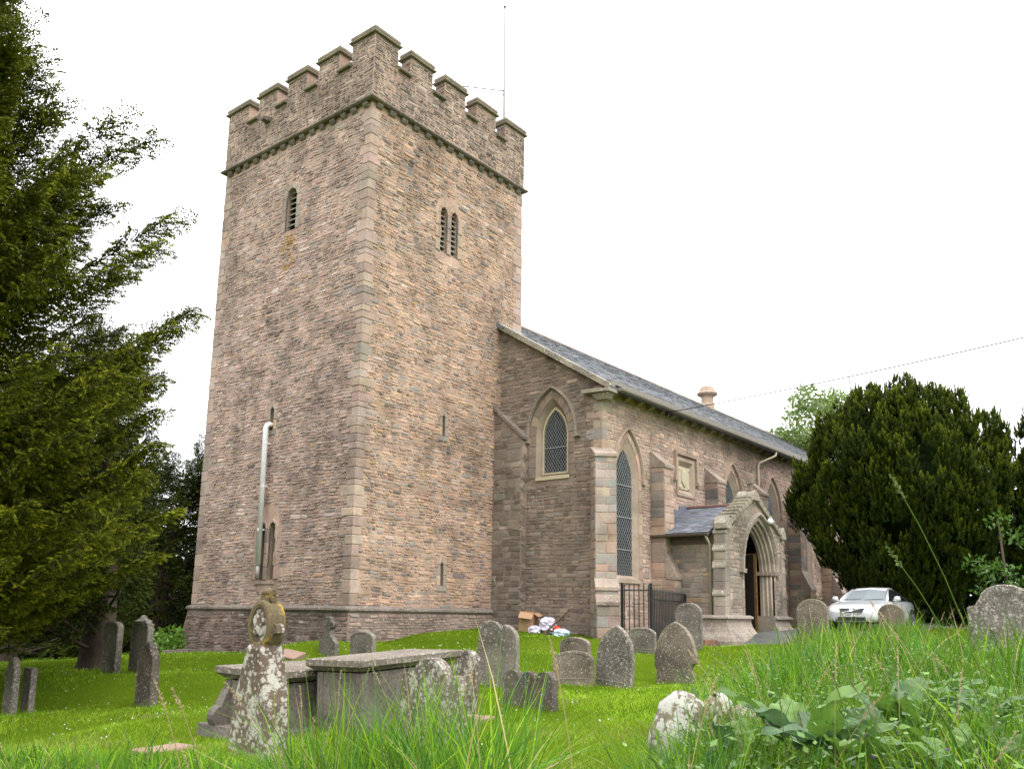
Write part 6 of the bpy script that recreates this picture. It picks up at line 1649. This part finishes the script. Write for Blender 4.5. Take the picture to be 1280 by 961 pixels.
dry = (r.random(n) < .03+.05*(patch > .9)+.55*dp_); cols[dry] = np.array([.34, .29, .12])*(.7+.5*r.random((dry.sum(), 1)))
h_ = (.035+.045*r.random(n))*(1+.35*patch)
# untrimmed tufts round the foot of every stone
tx, ty = [], []
for o_ in list(COL.objects):
    if o_.get('category') in ('gravestone', 'tomb') and o_.parent is None:
        lx, ly = (1.75, .9) if o_['category'] == 'tomb' else (.16, .42)
        k_ = 420 if o_['category'] == 'tomb' else 190
        a_ = r.random(k_)*2*PI; m_ = np.maximum(np.abs(np.cos(a_)), np.abs(np.sin(a_)))
        ox, oy = (.87, .45) if o_['category'] == 'tomb' else (0, 0)
        sx_, sy_2 = (lx*.5+.05, ly*.5+.05) if o_['category'] == 'tomb' else (lx, ly)
        tx.append(o_.location.x+ox+np.cos(a_)/m_*sx_+r.normal(size=k_)*.04); ty.append(o_.location.y+oy+np.sin(a_)/m_*sy_2+r.normal(size=k_)*.04)
tx, ty = np.concatenate(tx), np.concatenate(ty); k_ = len(tx)
x, y, D_ = np.concatenate([x, tx]), np.concatenate([y, ty]), np.concatenate([D_, np.full(k_, 9.0)])
h_ = np.concatenate([h_, .07+.16*r.random(k_)**1.5]); cols = np.concatenate([cols, 1.0*GPAL[r.integers(len(GPAL), size=k_)]*(.6+.5*r.random((k_, 1)))]); n = len(x)
V, F, C = blades(x, y, gz(x, y)+.0, h_, .0062*(D_/8)**.75, .25+.9*r.random(n), cols, r)
o = link('lawn_grass', mesh('lawn_grass', V, F, cols=C), M_blade); o['kind'] = 'stuff'

# ---- long grass
LPAL = np.array([(.080, .19, .012), (.125, .25, .015), (.055, .14, .013), (.175, .28, .020), (.065, .16, .04)])
zones = [(-140, 430, 4.0, 7.2, 15000, .16, .42), (395, 640, 3.4, 5.0, 2600, .55, 1.0), (-100, 420, 3.2, 4.5, 2200, .3, .62), (800, 1500, 2.4, 5.4, 15000, .32, .70), (905, 1500, 5.2, 8.0, 10000, .38, .74), (970, 1500, 8.0, 13.0, 12000, .44, .88), (945, 1010, 5.5, 9, 90, .8, 1.15), (870, 990, 5.5, 8.6, 6500, .36, .72), (800, 900, 3.2, 4.6, 1500, .2, .45), (1010, 1400, 5, 10, 260, .8, 1.15), (775, 960, 4.3, 5.4, 3600, .22, .50), (760, 900, 5.4, 6.3, 700, .15, .3), (985, 1150, 12, 20, 4500, .5, .9), (640, 800, 3.0, 3.9, 260, .2, .5), (1180, 1400, 8, 11, 2500, .5, .9)]
XX, YY, HH, WW, LL = [], [], [], [], []
for px0, px1, d0, d1, n, h0, h1 in zones:
    x, y, D_ = polar(n, px0, px1, d0, d1, r, False)
    # tussocks: pull blades towards clump centres
    m = max(3, n//22); ci = r.integers(m, size=n); cx_, cy_ = x[:m].copy(), y[:m].copy(); pull = r.random(n) < .6
    x = np.where(pull, cx_[ci]+r.normal(size=n)*.07, x); y = np.where(pull, cy_[ci]+r.normal(size=n)*.07, y)
    ch = (.7+.6*r.random(m))[ci]
    XX.append(x); YY.append(y); HH.append((h0+(h1-h0)*r.random(n)**1.3)*np.where(pull, ch, 1)); WW.append((.006+.007*r.random(n)+.012*(r.random(n) < .07))*(np.maximum(D_, 4)/5)**.5); LL.append(.15+.75*r.random(n)**1.4)
x, y, h_, w_, le = map(np.concatenate, (XX, YY, HH, WW, LL))
dd_ = np.stack([x, y], 1)-CAM[:2]; dep = dd_@cf[:2]/np.linalg.norm(cf[:2]); pxx = 640+FPX*(dd_@cr[:2])/np.maximum(dep, .1)
keep = ~((pxx > 920) & (pxx < 1120) & (dep < 4.4) & (r.random(len(x)) < .84))
x, y, h_, w_, le = x[keep], y[keep], h_[keep], w_[keep], le[keep]; n = len(x)
cols = 1.02*LPAL[r.integers(len(LPAL), size=n)]*(.55+.9*r.random((n, 1)))
dry = r.random(n) < .035; cols[dry] = np.array([.38, .31, .15])*(.7+.5*r.random((dry.sum(), 1)))
V, F, C = blades(x, y, gz(x, y)-.02, h_, w_, le, cols, r, seg=4)
o = link('long_grass', mesh('long_grass', V, F, cols=C), M_blade); o['kind'] = 'stuff'

# ---- flowering grass stems with seed heads
VV, QQ, CC, b = [], [], [], 0
stems = []
for px0, px1, d0, d1, n, h0, h1 in [(-80, 420, 3.4, 5.5, 26, .5, .85), (400, 640, 3.4, 5, 16, .7, 1.05), (830, 1450, 2.6, 6, 60, .6, .95), (940, 1450, 6, 13, 110, .6, 1.1)]:
    x, y, D_ = polar(n, px0, px1, d0, d1, r, False)
    for i in range(n): stems.append((x[i], y[i], h0+(h1-h0)*r.random(), r.random() < .45, r.random()*6.28, .1+.3*r.random(), 1.0))
for px, D_, h, a, le in [(255, 3.6, 1.02, 2.2, .22), (283, 3.7, .98, 2.2, .25), (1262, 3.1, 1.55, 2.4, .26), (1268, 3.0, 1.3, 2.4, .34), (725, 3.4, 1.05, 2.4, .12), (960, 4.5, .95, 2.2, .3), (1035, 5, 1.0, 2.2, .2), (1150, 5.5, 1.25, .9, .35), (1172, 5.5, 1.2, .9, .45), (1190, 5.2, 1.05, .9, .5)]:
    p = atd(px, 900, D_); stems.append((p[0], p[1], h, px in (255, 283, 725, 1150, 1172, 1190), a, le, 1.3))
for (x, y, h, straw, a, le, sc_) in stems:
    z = gz1(x, y); pts = np.array([(x+math.cos(a)*le*h*t**2.2, y+math.sin(a)*le*h*t**2.2, z+h*(t-.12*le*t*t)) for t in np.linspace(0, 1, 9)])
    c = np.array((.36, .29, .15) if straw else (.12, .19, .04))
    s = cr*.0016*sc_
    for i in range(8):
        VV += [pts[i]-s, pts[i]+s, pts[i+1]+s, pts[i+1]-s]; QQ.append([b, b+1, b+2, b+3]); CC += [c]*4; b += 4
    s = cf*.0016*sc_
    for i in range(8):
        VV += [pts[i]-s, pts[i]+s, pts[i+1]+s, pts[i+1]-s]; QQ.append([b, b+1, b+2, b+3]); CC += [c]*4; b += 4
    hl = .10+.06*r.random(); d = unit(pts[-1]-pts[-2])
    hc = np.array((.40, .31, .19) if straw else (.17, .21, .08))
    for i in range(26):
        u = i/26; p = pts[-1]-d*hl*(1-u); q_ = unit(r.normal(size=3)+d*1.6); l = (.017-.009*u)*sc_
        sd_ = unit(np.cross(q_, r.normal(size=3)))*.0035*sc_
        VV += [p, p+q_*l*.5+sd_, p+q_*l, p+q_*l*.5-sd_]; QQ.append([b, b+1, b+2, b+3]); CC += [hc*(.8+.4*r.random())]*4; b += 4
o = link('grass_seed_heads', mesh('grass_seed_heads', np.array(VV), np.array(QQ), cols=np.array(CC)), M_blade); o['kind'] = 'stuff'

# ---- leafy undergrowth mixed through the long grass on the bank
x, y, D_ = polar(3800, 850, 1480, 2.8, 9.5, r, False); n = len(x); k_ = 9
hh_ = .22+.50*r.random(n); ci = np.repeat(np.arange(n), k_); t_ = np.tile((np.arange(k_)+.5)/k_, n); a_ = np.tile(np.arange(k_)*2.4, n)+np.repeat(r.random(n)*6, k_)
lean_ = np.repeat(r.normal(size=(n, 2))*.12, k_, 0)
P_ = np.stack([x[ci]+lean_[:, 0]*t_, y[ci]+lean_[:, 1]*t_, gz(x, y)[ci]+hh_[ci]*t_], 1)
Dd = unit(np.stack([np.cos(a_), np.sin(a_), .25+.5*t_-.5*r.random(n*k_)], 1)); ll = (.03+.045*r.random(n))[ci]*(1.2-.6*t_)
V, F = rhombi(P_, Dd, ll, ll*.55, r, flat=np.tile([0, 0, 1.0], (n*k_, 1))+r.normal(size=(n*k_, 3))*.35)
UP = np.array([(.07, .15, .02), (.10, .20, .03), (.06, .12, .03), (.13, .22, .04)]); c_ = UP[r.integers(4, size=n)][ci]*(.7+.6*r.random((n*k_, 1)))
o = link('undergrowth', mesh('undergrowth', V, F, cols=np.repeat(c_, 4, 0)), M_broad); o['kind'] = 'stuff'

# ---- white clover and daisies in the lawn, purple self-heal in the long grass
def specks(name, n, zone, size, col, lift, seed):
    r = np.random.default_rng(seed); x, y, D_ = polar(n, *zone, r, False); ok = open_ground(x, y); x, y = x[ok], y[ok]; n = len(x)
    P = np.stack([x, y, gz(x, y)+lift*(.7+.6*r.random(n))], 1); V, Q = [], []
    for k in range(3):
        d = unit(r.normal(size=(n, 3))); v, f = rhombi(P-d*size*.5, d, np.full(n, size), np.full(n, size*.9), r); V.append(v); Q.append(f+len(v)*k)
    o = link(name, mesh(name, np.concatenate(V), np.concatenate(Q), cols=np.tile(col, (n*12, 1))), M_blade); o['kind'] = 'stuff'
specks('clover_flowers', 420, (60, 900, 9, 25), .022, (.75, .74, .68), .07, 90)
specks('clover_flowers', 160, (440, 640, 17, 23), .035, (.75, .74, .68), .09, 92)
specks('selfheal_flowers', 60, (900, 1350, 3, 7), .022, (.20, .11, .22), .40, 91)

# ---- broad-leaved plants
def leaf_mesh(name, L, W_, wav, r, fold=.18, heart=False):
    n, m = 17, 9; V, F = [], []
    for i in range(n):
        t = i/(n-1)
        w_ = W_*.5*(math.sin(PI*min(1, t*1.02+.0)**(.72))**.8 if 0 < t < 1 else .02)
        if heart and t < .25: w_ *= 1.15
        zc_ = .30*L*t*(1-.9*t)
        for j in range(m):
            s = (j-(m-1)/2)/((m-1)/2)
            V.append((L*t-(heart and abs(s)*.12*L*(1-t)**3), s*w_, zc_+fold*abs(s)*w_*2*.5+wav*(math.sin(9*t+s*2+r.random()*.6)*abs(s)+.7*math.sin(26*t-3.5*abs(s))*(abs(s)*(1-abs(s))*2+.1)+.35*(r.random()-.5))))
    for i in range(n-1):
        for j in range(m-1): a = i*m+j; F.append((a, a+1, a+m+1, a+m))
    return V, F
BL = [(.075, .145, .035), (.09, .175, .03), (.07, .135, .05), (.105, .20, .03)]
def broad_plant(name, label, x, y, n, L, W_, seed, pitch=(.2, 1.1), lift=0.0, wav=.02, heart=False, pal=BL, stalk=.05, group=None, yaw=None):
    r = np.random.default_rng(seed); z = gz1(x, y)+lift
    e = thing(name, (x, y, z), label, 'plant', group); protos = []
    for k in range(3):
        V, F = leaf_mesh('leaf', 1.0, W_/L, wav/L, r, heart=heart); me = mesh('leaf', V, F, cols=np.tile(pal[(k+seed) % len(pal)], (len(V), 1)), smooth=True); me.materials.append(M_broad); protos.append(me)
    for i in range(n):
        o = bpy.data.objects.new('leaf', protos[i % 3]); COL.objects.link(o); o.parent = e
        a = (i*2.4+r.random()*.8) if yaw is None else yaw[i % len(yaw)]+.3*r.normal()
        p_ = pitch[0]+(pitch[1]-pitch[0])*r.random(); s = L*(.7+.5*r.random()); o.scale = (s, s, s)
        o.rotation_euler = (r.normal()*.25, -p_, a); o.location = (stalk*math.cos(a), stalk*math.sin(a), .04+.10*r.random())
    return e
def at_px(px, D_): p = atd(px, 900, D_); return p[0], p[1]
DG = 'broad-leaved docks in the long grass'
x, y = at_px(995, 4.1); broad_plant('dock_plant', 'large dock plant with broad crinkled leaves, right of the pale boulders', x, y, 9, .34, .17, 1, (.15, 1.0), .34, .018, group=DG)
x, y = at_px(1048, 3.9); broad_plant('dock_plant', 'dock plant with wide flat pale green leaves right of the largest dock', x, y, 8, .32, .17, 2, (.05, .6), .34, .018, group=DG)
x, y = at_px(965, 3.3); broad_plant('dock_plant', 'dock plant with drooping leaves at the bottom edge under the boulders', x, y, 6, .26, .14, 3, (.0, .7), .22, .02, group=DG)
x, y = at_px(1045, 3.0); broad_plant('dock_plant', 'low dock plant with a big leaf cut by the bottom edge', x, y, 5, .28, .13, 4, (-.05, .4), .16, .02, group=DG)
x, y = at_px(915, 4.6); broad_plant('dock_plant', 'small dock plant in front of the brown boulder', x, y, 6, .26, .13, 5, (.1, .8), .25, .015, group=DG)
x, y = at_px(1160, 6.3); broad_plant('bindweed', 'heart-leaved weed rising above the grass before the broad yew', x, y, 9, .17, .14, 6, (-.2, .5), .45, .01, True, [(.13, .24, .03), (.10, .19, .03)], .12)
x, y = at_px(1215, 5.6); broad_plant('bindweed', 'darker heart-leaved weed at the foot of the right edge gravestone', x, y, 9, .16, .13, 7, (-.3, .5), .45, .01, True, BL, .12)
x, y = at_px(1235, 4.2); broad_plant('nettle', 'leafy nettle stems in the grass at the right edge', x, y, 14, .14, .06, 8, (-.3, .4), .42, .006, True, [(.06, .12, .03)], .1)
x, y = at_px(870, 6.6); broad_plant('weed', 'pale leafy weed behind the whitish boulder', x, y, 12, .10, .06, 9, (-.1, .9), .40, .004, True, [(.15, .24, .06)], .08)

x, y = at_px(1130, 4.5); broad_plant('dock_plant', 'upright dock plant in grass between the largest dock and the nettle', x, y, 8, .27, .12, 10, (.5, 1.2), .32, .016, group=DG)
x, y = at_px(1200, 3.6); broad_plant('dock_plant', 'dock plant in the lower right corner of the long grass', x, y, 8, .25, .12, 11, (.2, 1.0), .26, .016, group=DG)
x, y = at_px(868, 4.3); broad_plant('dock_plant', 'small pale dock in front of the whitish boulder', x, y, 6, .17, .09, 12, (.2, 1.0), .22, .012, group=DG)
x, y = at_px(1180, 5.0); broad_plant('nettle', 'tall nettle standing among dock plants before the heart-leaved weed', x, y, 16, .15, .07, 13, (-.3, .4), .50, .006, True, [(.07, .15, .03)], .1)
